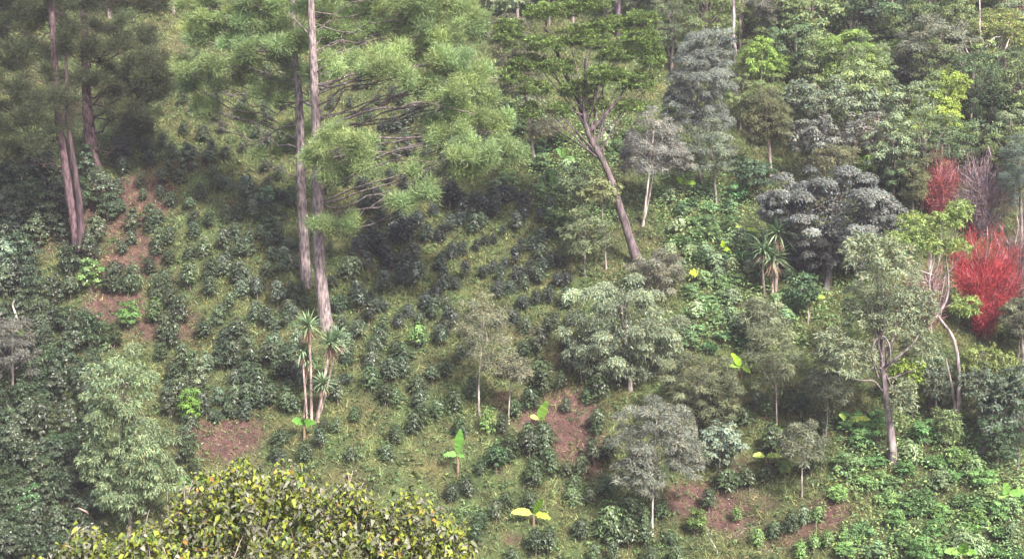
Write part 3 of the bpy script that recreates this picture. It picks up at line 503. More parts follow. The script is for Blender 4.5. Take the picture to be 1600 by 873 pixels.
pine('pine_tree', 'shade-darkened pine at the far left edge with only its sprays in the frame', (-45, 330), [(-48, 200, 0), (-50, 60, 0), (-52, -80, 0)], .36,
     [(10, 165, 34, 14, -1), (-20, 60, 50, 30, 0), (-10, 200, 40, 20, 0), (0, 5, 50, 30, 0), (10, 235, 26, 16, -1), (-40, 130, 40, 30, 0), (15, 100, 26, 16, -1)], (.045, .06, .03), DB, 6, pr=.7, per=330)  # edge pine also gets shade painted into its needle colour
# ------------------------------------------------------------------ named trees
O = (.125, .14, .082); GY = (.155, .165, .145); PALE = (.155, .21, .115); BRT = (.17, .26, .05); DK = (.05, .085, .045); MID = (.085, .13, .06)
T = tree
T('round_tree', 'round pale green tree with drooping leaves in the middle of the slope', 'tree', (985, 608), (972, 508, 98, 86), 'willow', (.19, .225, .15), seed=1, tr=.16, lobes=[(925, 555, 50, 44), (1022, 545, 46, 46), (975, 570, 50, 36)], dens=1.3)
T('round_tree', 'big round silvery grey tree beside the right hand yucca pair', 'tree', (1290, 452), (1300, 325, 112, 66), 'glossy', (.12, .13, .12), (.12, .11, .11), seed=2, tr=.24, lobes=[(1225, 325, 45, 40), (1375, 345, 42, 40), (1290, 390, 70, 44)], dens=2.3)
T('leaning_tree', 'big dark green tree with a long leaning trunk and flat sprays', 'cypress', (1001, 414), (915, 60, 44, 26), 'pads', (.13, .185, .06), (.10, .08, .085), seed=3, limbs=4, tr=.31, via=[(975, 345), (950, 268), (915, 195)],
  lobes=[(955, 42, 40, 16), (1000, 62, 36, 18), (1020, 95, 22, 26), (965, 85, 40, 18), (850, 70, 36, 16), (825, 100, 34, 15), (870, 105, 36, 16), (945, 120, 42, 18), (995, 130, 30, 20), (985, 168, 30, 14), (900, 140, 34, 16), (838, 140, 30, 14), (860, 20, 44, 16), (915, 8, 40, 16), (795, 55, 28, 26), (875, 172, 26, 12), (930, 165, 26, 12), (800, 120, 24, 18), (1000, 30, 30, 12), (830, 175, 22, 16)], depth=.7, airy=.3, dens=1.5, val=.35,
  extra=[([(922, 205, 0), (945, 180, 0), (970, 150, 0), (992, 110, 0)], .14), ([(915, 195, 0), (905, 160, 1), (885, 120, 1), (862, 60, 1), (850, 45, 1)], .2), ([(910, 180, 0), (900, 176, 0), (890, 172, 0)], .07), ([(918, 195, 0), (932, 150, -1), (945, 118, -1)], .06)])
T('grey_tree', 'silvery grey feathery tree standing right of the leaning cypress', 'tree', (1095, 290), (1090, 125, 52, 75), 'feather', (.165, .185, .17), seed=4, tr=.14, lobes=[(1060, 170, 32, 45), (1115, 80, 32, 45), (1110, 190, 40, 30)], dens=2.3)
T('thin_tree', 'pale airy tree on two thin stems beside the lush band', 'tree', (1004, 352), (1020, 230, 58, 56), 'feather', (.2, .2, .19), (.3, .28, .26), seed=5, tr=.09, dens=1.25, lobes=[(1050, 250, 36, 28), (990, 250, 30, 30)], extra=[([(1004, 350, 0), (1014, 310, 0), (1020, 270, 0), (1024, 220, 0)], .09)])
T('grey_tree', 'light grey green tree behind the pale double stemmed tree', 'tree', (1120, 325), (1110, 235, 42, 50), 'feather', (.17, .2, .15), seed=6, tr=.1, dens=2.3)
T('feathery_bush', 'feathery pale bush growing over the foot of the leaning cypress', 'bush', (915, 432), (915, 368, 44, 50), 'spray', (.13, .16, .085), seed=7, tr=.07)
T('feathery_bush', 'yellowish feathery bush halfway up the leaning cypress trunk', 'bush', (948, 420), (938, 300, 32, 26), 'spray', (.17, .19, .09), seed=8, tr=.06)
T('feathery_bush', 'brownish feathery bush below the base of the leaning cypress', 'bush', (1035, 470), (1030, 425, 46, 36), 'feather', (.17, .17, .13), seed=9, tr=.06, dens=2.3)
T('feathery_bush', 'small green feathery bush left of the leaning cypress trunk', 'bush', (900, 400), (903, 285, 34, 34), 'spray', (.11, .15, .075), seed=10, tr=.06)
T('olive_tree', 'airy olive coloured tree below and right of the round pale tree', 'tree', (1085, 690), (1090, 600, 66, 58), 'feather', O, seed=11, tr=.1, dens=1.9, lobes=[(1120, 640, 40, 36), (1060, 645, 36, 36)])
T('grey_tree', 'grey feathery tree on a thin white trunk at lower middle', 'tree', (1019, 838), (1025, 680, 72, 62), 'feather', (.17, .18, .15), (.4, .37, .36), seed=12, tr=.075, dens=1.7, via=[(1020, 770)], lobes=[(1000, 740, 46, 34), (1070, 720, 34, 36)])
T('big_leaved_bush', 'grey green bush with large pale leaves above the bare brown earth', 'bush', (1125, 745), (1125, 695, 44, 38), 'broad', (.15, .19, .14), seed=13, tr=.08, dens=1.2)
T('olive_tree', 'thin pale brown tree above the single leaf banana', 'tree', (750, 652), (755, 515, 48, 60), 'feather', (.17, .175, .115), (.33, .3, .28), seed=14, tr=.065, dens=1.1, airy=.6, lobes=[(780, 570, 36, 24)])
T('olive_tree', 'small pale brown sapling above the maroon earth patch', 'tree', (795, 662), (800, 580, 32, 22), 'feather', (.18, .18, .13), (.4, .36, .3), seed=15, tr=.045, dens=2.3)
T('feathery_tree', 'pale green feathery tree behind the yellow leaved shrub at left', 'tree', (197, 850), (190, 610, 62, 72), 'willow', (.18, .235, .13), (.14, .12, .1), seed=16, tr=.13, lobes=[(225, 700, 50, 60), (160, 720, 46, 50), (250, 745, 40, 36), (190, 770, 50, 40), (175, 655, 40, 40)], dens=.8, depth=.8)
T('grey_tree', 'dull greyish brown tree at the left edge of the slope', 'tree', (20, 630), (20, 545, 44, 58), 'feather', (.12, .12, .105), seed=17, tr=.1, dens=1.6)
T('olive_tree', 'slim olive tree with a pale stem left of the drooping banana', 'tree', (1214, 672), (1208, 560, 50, 66), 'feather', (.165, .185, .11), (.3, .27, .255), seed=18, tr=.06, dens=1.6, via=[(1213, 625)])
T('olive_tree', 'slim olive tree directly below the right hand yucca pair', 'tree', (1185, 560), (1190, 500, 34, 40), 'feather', (.17, .19, .12), (.3, .27, .255), seed=19, tr=.05, dens=2.3)
T('sapling', 'small feathery sapling with a white stem right of the striped banana', 'tree', (1253, 775), (1252, 695, 38, 42), 'feather', (.15, .165, .115), (.3, .27, .255), seed=20, tr=.05, dens=1.6, via=[(1253, 735)])
T('olive_tree', 'broad olive tree between the slim stems and the bare leaning trunk', 'tree', (1290, 690), (1295, 600, 42, 58), 'feather', (.15, .165, .12), seed=21, tr=.07, dens=1.6)
T('grey_trunk_tree', 'pale green tree on a stout grey trunk above the lush lower corner', 'tree', (1398, 722), (1385, 440, 66, 66), 'spray', (.18, .21, .13), (.19, .165, .17), seed=22, tr=.24, via=[(1388, 640), (1378, 560)], dens=.85, airy=.4,
  lobes=[(1350, 390, 40, 28), (1400, 500, 60, 44), (1350, 490, 40, 40), (1440, 480, 30, 40), (1330, 560, 44, 36), (1410, 620, 26, 34), (1440, 545, 34, 30), (1300, 540, 30, 36)],
  extra=[([(1380, 575, 0), (1400, 560, -1), (1425, 538, -1), (1442, 512, -1)], .09), ([(1378, 610, 0), (1365, 595, -1), (1345, 594, -1), (1332, 590, -1)], .06), ([(1378, 560, -.6), (1372, 535, -1), (1380, 525, -1.2), (1390, 540, -1.3), (1392, 570, -1.2)], .07), ([(1372, 590, 0), (1362, 555, -1), (1368, 532, -1), (1378, 528, -1)], .06), ([(1378, 548, 0), (1340, 552, 0), (1300, 560, 0)], .05)])
T('yellow_green_bush', 'yellow green bush right of the stout grey trunk', 'bush', (1425, 650), (1422, 585, 30, 32), 'fine', (.14, .2, .03), seed=23, tr=.07, lobes=[(1432, 618, 16, 14)])
T('crooked_tree', 'tree with a crooked white trunk and flat light green tops', 'tree', (1493, 672), (1480, 345, 34, 18), 'spray', (.19, .25, .08), (.24, .21, .215), seed=24, tr=.12, via=[(1498, 590), (1490, 530), (1464, 490), (1452, 440)], depth=.8, limbs=3,
  lobes=[(1430, 350, 28, 18), (1455, 385, 34, 16), (1500, 325, 24, 12), (1440, 375, 28, 14), (1500, 385, 20, 12), (1510, 480, 24, 20), (1400, 380, 26, 20)], extra=[([(1462, 495, 0), (1478, 470, 0), (1482, 440, 0), (1478, 400, 0)], .09), ([(1458, 430, 0), (1430, 420, 0), (1412, 410, 0)], .05), ([(1495, 668, -.5), (1490, 620, -.5), (1478, 560, -.5)], .12)])
T('dark_tree', 'dark grey green tree with a low leaning trunk at the right edge', 'tree', (1522, 712), (1570, 640, 56, 56), 'fine', (.085, .11, .075), (.1, .09, .09), seed=25, tr=.2, via=[(1550, 680), (1568, 660)], lobes=[(1530, 600, 34, 30), (1590, 600, 40, 34)], dens=.9, airy=.3)
T('light_green_tree', 'light green tree just below the crimson tree', 'tree', (1545, 660), (1535, 562, 46, 26), 'fine', (.14, .175, .055), (.12, .1, .1), seed=26, tr=.12, lobes=[(1570, 575, 30, 20), (1510, 590, 24, 18)])
T('young_bush', 'tall feathery green bush between lush slope and dark gully', 'bush', (1478, 700), (1480, 665, 20, 34), 'spray', (.14, .19, .08), seed=27, tr=.05)
T('yellow_green_tree', 'bright yellow green tree at upper right', 'tree', (1450, 275), (1458, 185, 50, 46), 'spray', (.24, .31, .065), seed=28, tr=.14, lobes=[(1492, 135, 24, 26), (1430, 205, 30, 30), (1480, 205, 30, 26)], dens=1.2)
T('bright_tree', 'bright green domed tree left of the grey brown one at top right', 'tree', (1335, 190), (1325, 85, 56, 38), 'spray', (.16, .235, .06), seed=29, tr=.16, lobes=[(1300, 110, 36, 28), (1365, 105, 26, 26)], dens=1.3)
T('bright_tree', 'vivid green small tree right of the bright green dome', 'tree', (1400, 160), (1405, 88, 28, 24), 'broad', (.17, .28, .055), seed=30, tr=.08)
T('bright_tree', 'fresh green tree behind the tall thin pale trunk', 'tree', (1190, 170), (1190, 95, 34, 36), 'spray', (.18, .27, .06), seed=31, tr=.1, lobes=[(1215, 105, 26, 20)], dens=1.3)
T('grey_brown_tree', 'large grey brown tree at top right', 'tree', (1470, 180), (1470, 70, 62, 50), 'spray', (.14, .15, .11), (.3, .27, .27), seed=32, tr=.18, lobes=[(1430, 95, 34, 40), (1510, 70, 34, 34), (1485, 110, 40, 24)], dens=1.2)
T('white_limbed_tree', 'tree with bare white limbs near the top right corner', 'tree', (1550, 175), (1565, 35, 40, 22), 'spray', (.19, .22, .075), (.4, .36, .36), seed=33, tr=.11, via=[(1552, 105), (1565, 80)], lobes=[(1585, 60, 22, 18), (1530, 85, 28, 22), (1540, 45, 26, 16)], dens=.9,
  extra=[([(1552, 105, 0), (1535, 60, -1), (1530, 40, -1)], .05), ([(1558, 95, -1), (1570, 78, -1), (1577, 60, -1)], .1), ([(1540, 75, -1), (1552, 60, -1), (1563, 58, -1)], .07), ([(1531, 48, -1), (1531, 20, -1), (1530, -15, -1)], .08), ([(1505, 70, -1), (1515, 88, -1), (1520, 98, -1)], .07)])
T('mid_green_tree', 'mid green rounded tree under the white limbed tree', 'tree', (1545, 215), (1543, 155, 28, 26), 'spray', (.13, .165, .08), seed=34, tr=.09, dens=1.2)
T('brownish_tree', 'brownish purple bare looking tree at the right edge', 'tree', (1590, 225), (1588, 165, 28, 38), 'feather', (.19, .15, .16), seed=35, tr=.09, dens=2)
T('layered_tree', 'dark green layered tree row below the brownish purple tree', 'tree', (1540, 260), (1550, 208, 66, 24), 'broad', (.085, .12, .06), seed=36, tr=.14)
T('columnar_tree', 'brown green columnar tree standing above the banana and yuccas', 'tree', (1204, 285), (1197, 180, 36, 46), 'feather', (.12, .13, .07), (.16, .13, .12), seed=37, tr=.16, dens=2.1, lobes=[(1185, 215, 24, 24), (1215, 200, 20, 30)])
T('broad_tree', 'layered grey green tree left of the yellow green one', 'tree', (1290, 250), (1290, 160, 64, 34), 'broad', (.135, .165, .11), seed=38, tr=.16, lobes=[(1340, 160, 40, 30), (1250, 150, 34, 24)])
T('broad_tree', 'grey purple leaved tree with reddish stems at upper right', 'tree', (1370, 280), (1350, 205, 46, 30), 'broad', (.13, .135, .12), (.22, .12, .13), seed=39, tr=.09)
T('broad_tree', 'silvery leaved canopy above the big round silvery tree', 'tree', (1280, 290), (1275, 215, 52, 34), 'broad', (.15, .16, .14), seed=40, tr=.12)
T('broad_tree', 'brownish green tree peeping over the big round silvery tree', 'tree', (1310, 320), (1305, 250, 46, 26), 'feather', (.15, .155, .09), seed=41, tr=.1, dens=2)
T('bright_tree', 'bright green tuft of a tree behind the big round silvery tree', 'tree', (1365, 310), (1360, 260, 24, 20), 'broad', (.17, .25, .05), seed=42, tr=.07)
T('broad_tree', 'mid green tree between the silvery tree and the upper red tree', 'tree', (1412, 305), (1410, 245, 30, 26), 'broad', (.085, .13, .055), seed=43, tr=.08)
T('feathery_tree', 'brownish green feathery tree left of the upper red tree', 'tree', (1425, 350), (1428, 285, 24, 42), 'feather', (.13, .14, .07), seed=44, tr=.08, dens=2)
T('teal_tree', 'blue green tree at the top edge above the bright green dome', 'tree', (1385, 95), (1375, 15, 50, 30), 'broad', (.11, .165, .13), seed=45, tr=.14)
T('dark_tree', 'dark green tree at the top edge right of the tall grey tree', 'tree', (1275, 90), (1270, 18, 44, 26), 'broad', (.065, .12, .05), seed=46, tr=.14)
T('grey_tree', 'tall grey tree with a pale trunk at the top edge', 'tree', (1207, 125), (1205, 15, 34, 34), 'feather', (.16, .165, .14), (.4, .36, .36), seed=47, tr=.12, dens=1.8)
T('teal_tree', 'hazy blue green tree left of the large grey brown one', 'tree', (1420, 120), (1415, 45, 36, 36), 'broad', (.095, .14, .115), seed=48, tr=.12)
T('bright_tree', 'bright leafy bush between the cypress and silver grey tree', 'bush', (1050, 90), (1040, 48, 34, 26), 'broad', (.14, .2, .055), seed=49, tr=.07)
T('grey_tree', 'pale green soft tree at the right edge below the brownish one', 'tree', (1592, 400), (1592, 270, 30, 66), 'feather', (.13, .17, .14), seed=50, tr=.14, dens=1.9)
T('dark_tree', 'dark tree filling the gap left of the big round silvery tree', 'tree', (1190, 320), (1180, 275, 36, 26), 'broad', DK, seed=51, tr=.1)
T('brown_tree', 'brownish airy tree filling the top between pines and cypress', 'tree', (835, 250), (815, 120, 44, 60), 'feather', (.13, .13, .09), seed=52, tr=.14, dens=1.5, lobes=[(800, 60, 36, 40), (850, 200, 30, 22)])
T('olive_tree', 'dusky olive tree right of the stout grey trunk', 'tree', (1460, 660), (1462, 600, 26, 40), 'spray', (.11, .13, .09), seed=53, tr=.08)
T('broad_tree', 'dull green tree behind the crimson tree at the right edge', 'tree', (1590, 580), (1592, 500, 30, 40), 'feather', (.14, .15, .1), seed=54, tr=.09, dens=1.7)
T('fine_tree', 'dark green shrub tree right of the left yucca rosettes', 'tree', (1262, 505), (1255, 455, 26, 30), 'broad', (.06, .11, .05), seed=55, tr=.07)
T('feathery_bush', 'pale grey green bush at the left edge below the dark shrubs', 'bush', (5, 440), (2, 400, 24, 30), 'broad', (.12, .17, .12), seed=56, tr=.06)

# red and purple twiggy trees
def twig_tree(label, base, crown, color, n, seed, bark=(.42, .33, .34), W=.022, L=.5):
    rng = np.random.default_rng(seed); B = ground(*base); Y = B[1]; s = mpp(Y); cx, cy, rx, ry = crown
    r = empty('bare_tree', B, label, 'tree', 'red and purple bare looking trees'); tm = Mesh(); m = Mesh(); C = at(cx, cy, Y)
    top = C + np.array([0, 0, ry * s]); tube(tm, curve(B - np.array([0, 0, .4]), top, 0, 8, rng, .1), np.linspace(.13, .02, 8), 7)
    tips = []
    for k in range(46):
        d = rdir(rng, 1)[0]; e = C + d * np.array([rx, rx * .9, ry]) * s * rng.uniform(.5, 1) + np.array([0, 0, .2]); t = rng.uniform(.05, .6); p0 = B + (top - B) * t
        if e[2] < p0[2] + .3: e[2] = p0[2] + rng.uniform(.3, 1.5)
        q = curve(p0, e, -.35, 7, rng, .05); tube(tm, q, np.linspace(.04, .008, 7), 4); tips.append(q)
    tips = np.array(tips); i = rng.integers(len(tips), size=n); j = rng.integers(1, 7, size=n)
    P = tips[i, j] + rng.normal(size=(n, 3)) * np.array([.22, .22, .3]) * (rx * s / 2.4); A = np.array([0, 0, .7]) + unit(P - C) * .5 + rng.normal(size=(n, 3)) * .45
    needles(m, P - np.array([0, 0, .3]), A, L * rng.uniform(.5, 1.3, n), W, leafcol(rng, n, .4, .16), rng)
    for mm in (m, tm):
        for v in mm.V: v -= B
    link('trunk', tm.mesh('trunk', M_BARK, True), r, bark); link('crown', m.mesh('crown', M_MATTE), r, color); return r
RED = (.34, .05, .06)
twig_tree('crimson red tree with upright fine twigs at right', (1538, 528), (1538, 440, 56, 88), RED, 21000, 1)
twig_tree('smaller pinkish red tree above the light green flat topped tree', (1470, 345), (1470, 282, 38, 54), (.30, .085, .09), 6500, 2)
twig_tree('low red twiggy tree beneath the flat topped tree', (1455, 520), (1448, 440, 40, 66), (.2, .10, .10), 3500, 7)
twig_tree('red tree cut off by the top right corner', (1575, 60), (1578, 0, 34, 22), (.3, .05, .06), 2500, 3)
twig_tree('purplish bare twiggy tree between both red trees and the edge', (1535, 370), (1540, 300, 60, 72), (.2, .14, .16), 5000, 4, bark=(.3, .24, .27), W=.03)
twig_tree('reddish bare stems rising behind the brownish green feathery tree', (1375, 270), (1373, 215, 22, 40), (.26, .15, .16), 800, 5, bark=(.32, .2, .22), W=.03)
twig_tree('purplish brown thicket right of the crimson tree', (1590, 470), (1585, 400, 40, 66), (.19, .11, .12), 4200, 6, W=.03)

# tall bare trunks at the top edge, their crowns above the frame
def pole_tree(label, base, topx, rad, color, seed):
    rng = np.random.default_rng(seed); B = ground(*base); Y = B[1]; r = empty('tall_tree', B, label, 'tree', 'tall straight trunks at the top'); tm = Mesh(); m = Mesh()
    top = at(topx, -190, Y); tube(tm, curve(B - np.array([0, 0, .4]), top, 0, 14, rng, .05), np.linspace(rad, rad * .5, 14), 9, None, .05, rng)
    blob(m, rng, top + np.array([0, 0, -1]), (3, 3, 3.2), .3, .12, 3500, .3, 'shell')
    for k in range(8): tube(tm, curve(top - np.array([0, 0, 3.5 - k * .4]), top + rng.normal(size=3) * 1.6, 0, 5), np.linspace(.06, .02, 5), 4)
    for mm in (m, tm):
        for v in mm.V: v -= B
    link('trunk', tm.mesh('trunk', M_BARK, True), r, color); link('crown', m.mesh('crown', M_LEAF), r, (.08, .11, .06))
for q in [('dark trunk leftmost of those at the top edge', (966, 60), 962, .22, (.14, .1, .14)), ('thin trunk second from left at the top edge', (991, 60), 989, .1, (.25, .2, .24)), ('stout pale trunk at the top edge above the bright leafy bush', (1046, 55), 1041, .26, (.27, .22, .25)),
          ('thin pale trunk just right of the stout pale one', (1064, 62), 1062, .09, (.3, .25, .3)), ('tall thin pale trunk left of the fresh green tree', (1150, 150), 1140, .13, (.3, .26, .28))]:
    pole_tree(*q, seed=int(q[1][0]))

# ------------------------------------------------------------------ yucca clumps
def rosette(m, rng, C, n, L, W, col=1.0, down=False):
    d = rdir(rng, n); d[:, 2] = d[:, 2] * .75 + (.35 if not down else -1.1); d = unit(d)
    P = C + d * .05; Lr = L * rng.uniform(.75, 1.15, n); S = unit(np.cross(d, [0, 0, 1.])) * W / 2; mid = P + d * (Lr * .5)[:, None]; tip = P + d * Lr[:, None]; tip[:, 2] -= Lr * .12
    V = np.stack([P - S * .6, P + S * .6, mid + S, tip, mid - S], 1); b = np.arange(n)[:, None] * 5
    c = leafcol(rng, n, .2, .08) * col
    m.add(V.reshape(-1, 3), np.concatenate([b + [[0, 1, 2, 4]]]), c); m.add(V.reshape(-1, 3), b + [[4, 2, 3]], c)
def yucca(label, base, stems, seed, L=1.08):
    rng = np.random.default_rng(seed); B = ground(*base); Y = B[1]; r = empty('yucca', B, label, 'yucca', 'spiky yucca clumps'); tm = Mesh(); m = Mesh(); dm = Mesh()
    for (px, py, dz, rad, Lr, bx) in stems:
        C = at(px, py, Y + dz); b0 = B + np.array([(bx - base[0]) * mpp(Y), dz * .25, -.3])
        tube(tm, smooth([b0, b0 * .5 + C * .5 + rng.normal(size=3) * .08, C], 5), np.linspace(rad, rad * .6, 11), 7, None, .06, rng)
        rosette(m, rng, C, 85, L * Lr, .1); rosette(dm, rng, C - np.array([0, 0, .25]), 50, L * Lr * .7, .06, 1, True)
    for mm in (m, tm, dm):
        for v in mm.V: v -= B
    link('trunk', tm.mesh('trunk', M_BARK, True), r, (.36, .29, .26)); co = link('crown', m.mesh('crown', M_LEAF), r, (.17, .24, .14)); link('dead_leaves', dm.mesh('dead_leaves', M_MATTE), co, (.22, .15, .12))
yucca('multi stemmed yucca clump at the foot of the tall pine', (487, 655), [(482, 508, -.3, .09, 1.05, 487), (516, 535, 0, .12, .95, 494), (472, 545, .3, .07, .8, 480), (505, 598, -.4, .11, .7, 494), (480, 560, .5, .06, .8, 474), (528, 528, .5, .07, .8, 496)], 1)
yucca('pair of tall yuccas with bright spiky heads left of the round silvery tree', (1203, 458), [(1216, 362, 0, .12, 1.15, 1211), (1193, 388, -.3, .09, .95, 1195), (1208, 402, -.6, .1, 1.0, 1206)], 2, 1.35)

# ------------------------------------------------------------------ bananas
def banana(label, base, hgt, lv, seed, color=(.20, .36, .045), cols=None, group='bright banana plants'):
    """lv: (dx, dz, length, width, sideways twist) leaf directions in the picture plane"""
    rng = np.random.default_rng(seed); B = ground(*base); Y = B[1]; s = mpp(Y); r = empty('banana_plant', B, label, 'banana plant', group); st = Mesh()
    tube(st, smooth([(0, 0, -.2), (.03, 0, hgt * .5), (0, 0, hgt)], 4), np.linspace(.085, .055, 9), 8)
    link('stem', st.mesh('stem', M_LEAF, True), r, (.24, .17, .12))
    for k, (dx, dz, Ln, Wd, tw) in enumerate(lv):
        m = Mesh(); n = 16; t = np.linspace(0, 1, n); d0 = unit(np.array([dx, -.25 + rng.normal() * .15, dz])); p = np.array([0, 0, hgt]) + d0 * (t * Ln)[:, None]; p[:, 2] -= .28 * Ln * t ** 2.2 * (1 if dz < .9 else .25)
        T_ = unit(np.gradient(p, axis=0)); up = unit(np.array([tw * .5, -.85, .55])); S = unit(np.cross(T_, up)); Nn = np.cross(S, T_); w = Wd * np.sin(np.clip((t - .1) / .9, 0, 1) ** .75 * math.pi) ** .6 * .5 + .012
        jit = 1 + rng.normal(size=n) * .16
        Lf = p + S * (w * jit)[:, None] + Nn * (w * .22)[:, None]; Rt = p - S * (w * jit)[:, None] + Nn * (w * .22)[:, None]
        V = np.concatenate([p, Lf, Rt]); i = np.arange(n - 1)[:, None]
        m.add(V, np.concatenate([i + [[0, 1, n + 1, n]], i + [[0, 2 * n, 2 * n + 1, 1]]]), leafcol(rng, 2 * (n - 1), .16, .06) * .72)
        c = (cols or {}).get(k, color); link('leaf', m.mesh('leaf', M_LEAF), r, c)
YL = (.46, .54, .09)
banana('banana plant with two yellow leaves and one upright green leaf', (833, 822), .65, [(-.95, .42, 1.25, .36, .2), (.42, .9, 1.3, .34, -.3), (.9, .12, .95, .3, 0)], 1, (.2, .38, .04), {0: YL, 2: (.4, .5, .06)})
banana('banana plant with one broad upright leaf beside the maroon earth', (842, 672), .6, [(.38, .95, 1.35, .5, -.2), (-.75, .55, .6, .25, 0), (.4, .2, .4, .2, 0)], 2, (.24, .42, .07), {1: (.5, .55, .1)})
banana('banana plant with a single upright green leaf above the yellow one', (715, 742), 1.1, [(.12, 1, 1.5, .5, 0), (-.9, .3, .8, .3, 0), (.7, .1, .4, .2, 0)], 3, (.13, .3, .05))
banana('low banana plant at the foot of the yucca clump', (475, 688), .9, [(-.7, .6, .8, .4, 0), (.8, .4, .8, .4, 0), (.1, .5, .5, .3, 0)], 4, (.12, .3, .04))
banana('small yellow banana in the lush band below the leaning cypress', (1092, 442), .5, [(-.7, .4, .8, .45, 0), (.8, .4, .8, .3, 0)], 5, (.42, .55, .04), {1: (.2, .33, .13)})
banana('spreading banana plant between the two olive trees', (1158, 592), .7, [(-.6, .9, 1.1, .35, 0), (.9, .35, 1.2, .3, 0), (-.9, .35, .8, .25, 0), (.5, -.1, .6, .25, 0)], 6, (.3, .5, .04), {1: (.3, .4, .13)})
banana('small banana high in the lush band under the grey trees', (1067, 302), .6, [(-.5, .7, .8, .4, 0), (.9, .3, .9, .35, 0)], 7, (.3, .48, .06))
banana('striped banana plant above the small white stemmed sapling', (1196, 730), .6, [(-.9, .5, 1.0, .26, 0), (.9, .35, .9, .26, 0), (.2, .2, .6, .2, 0)], 8, (.38, .5, .12))
banana('yellowing drooping banana left of the stout grey trunk', (1322, 680), .8, [(.9, .45, 1.4, .3, 0), (-.6, .8, 1.0, .3, 0), (.7, .1, .6, .25, 0)], 9, (.42, .5, .1), {1: (.3, .42, .1)})
banana('pale banana leaves at the right edge of the lush slope', (1572, 800), .9, [(-.35, .9, 1.0, .5, 0), (.8, .5, 1.3, .4, 0), (-.8, .2, .6, .3, 0)], 10, (.2, .38, .08))
banana('tiny bright banana beside the yucca pair with one long leaf', (1160, 372), .5, [(.95, .2, 1.1, .25, 0), (-.6, .5, .6, .3, 0)], 11, (.34, .5, .07))
banana('tiny bright banana above the small yellow one', (1130, 400), .5, [(-.2, .8, .7, .35, 0), (.4, -.1, .6, .3, 0)], 12, (.36, .52, .04))
banana('small bright banana right of the yucca pair in dark shrubs', (1266, 478), .5, [(-.8, .4, .8, .3, 0), (.9, .3, .9, .3, 0), (.1, .8, .5, .3, 0)], 13, (.28, .46, .06))
banana('banana with narrow arching leaves left of the leaning cypress trunk', (882, 265), .7, [(-.6, .9, 1.0, .3, 0), (.8, .3, .8, .3, 0), (-.1, 1, .9, .3, 0)], 14, (.15, .3, .08))
banana('banana with upright leaf left of the feathery bush under the cypress', (865, 300), .6, [(-.3, .9, 1.0, .35, 0), (.7, .4, .8, .3, 0)], 15, (.17, .32, .1))
banana('green leafed banana beside the foreground shrub at left', (300, 770), .5, [(-.6, .7, 1.0, .3, 0), (.8, .5, .8, .28, 0), (-.9, 0, .6, .3, 0)], 16, (.1, .24, .06))
banana('low banana by the foot of the pale feathery tree', (212, 848), .3, [(-.9, .2, .8, .3, 0), (.8, .7, 1.0, .35, 0)], 17, (.14, .27, .08))
banana('bright banana at the bottom right among the lush shrubs', (1500, 880), .5, [(.2, .8, 1.0, .4, 0), (-.8, .4, 1.0, .35, 0), (.8, .4, .9, .3, 0)], 18, (.2, .42, .06))

# ------------------------------------------------------------------ thin stakes and dead branches
def stick(name, label, cat, pts, r0, color, group=None):
    B = ground(*pts[0][:2]); Y = B[1]; m = Mesh(); P = smooth([at(a, b, Y + d) for a, b, d in pts], 4); P[0] = B - np.array([0, 0, .2]); P -= B
    tube(m, P, np.linspace(r0, r0 * .5, len(P)), 6, None, .05, np.random.default_rng(3)); return tag(link(name, m.mesh(name, M_BARK, True), None, color, B), label, cat, group)
stick('stake', 'thin pale upright stake left of the round pale tree', 'stake', [(909, 598, 0), (907, 575, 0), (905, 552, 0)], .045, (.5, .47, .42))
stick('stake', 'pale upright stake inside the airy olive tree', 'stake', [(1087, 700, 0), (1087, 680, 0), (1086, 658, -1)], .05, (.5, .47, .45))
stick('dead_branch', 'curved bare pale branch among the dark shrubs at the left edge', 'branch', [(27, 505, -1), (25, 492, -1), (20, 478, -1), (22, 470, -1)], .08, (.42, .38, .33))
stick('dead_branch', 'thin fallen stick on the bare brown earth at lower right', 'branch', [(1122, 862, 0), (1112, 845, -.2), (1104, 832, -.3)], .035, (.4, .36, .33))
stick('dead_branch', 'bare pinkish branch under the pale feathery tree', 'branch', [(147, 815, 0), (136, 800, -1), (122, 793, -1)], .07, (.34, .24, .2))
stick('dead_branch', 'forked grey roots below the coffee bushes near the yellow banana', 'branch', [(912, 745, 0), (914, 738, -.3), (919, 730, -.4)], .06, (.4, .34, .3))

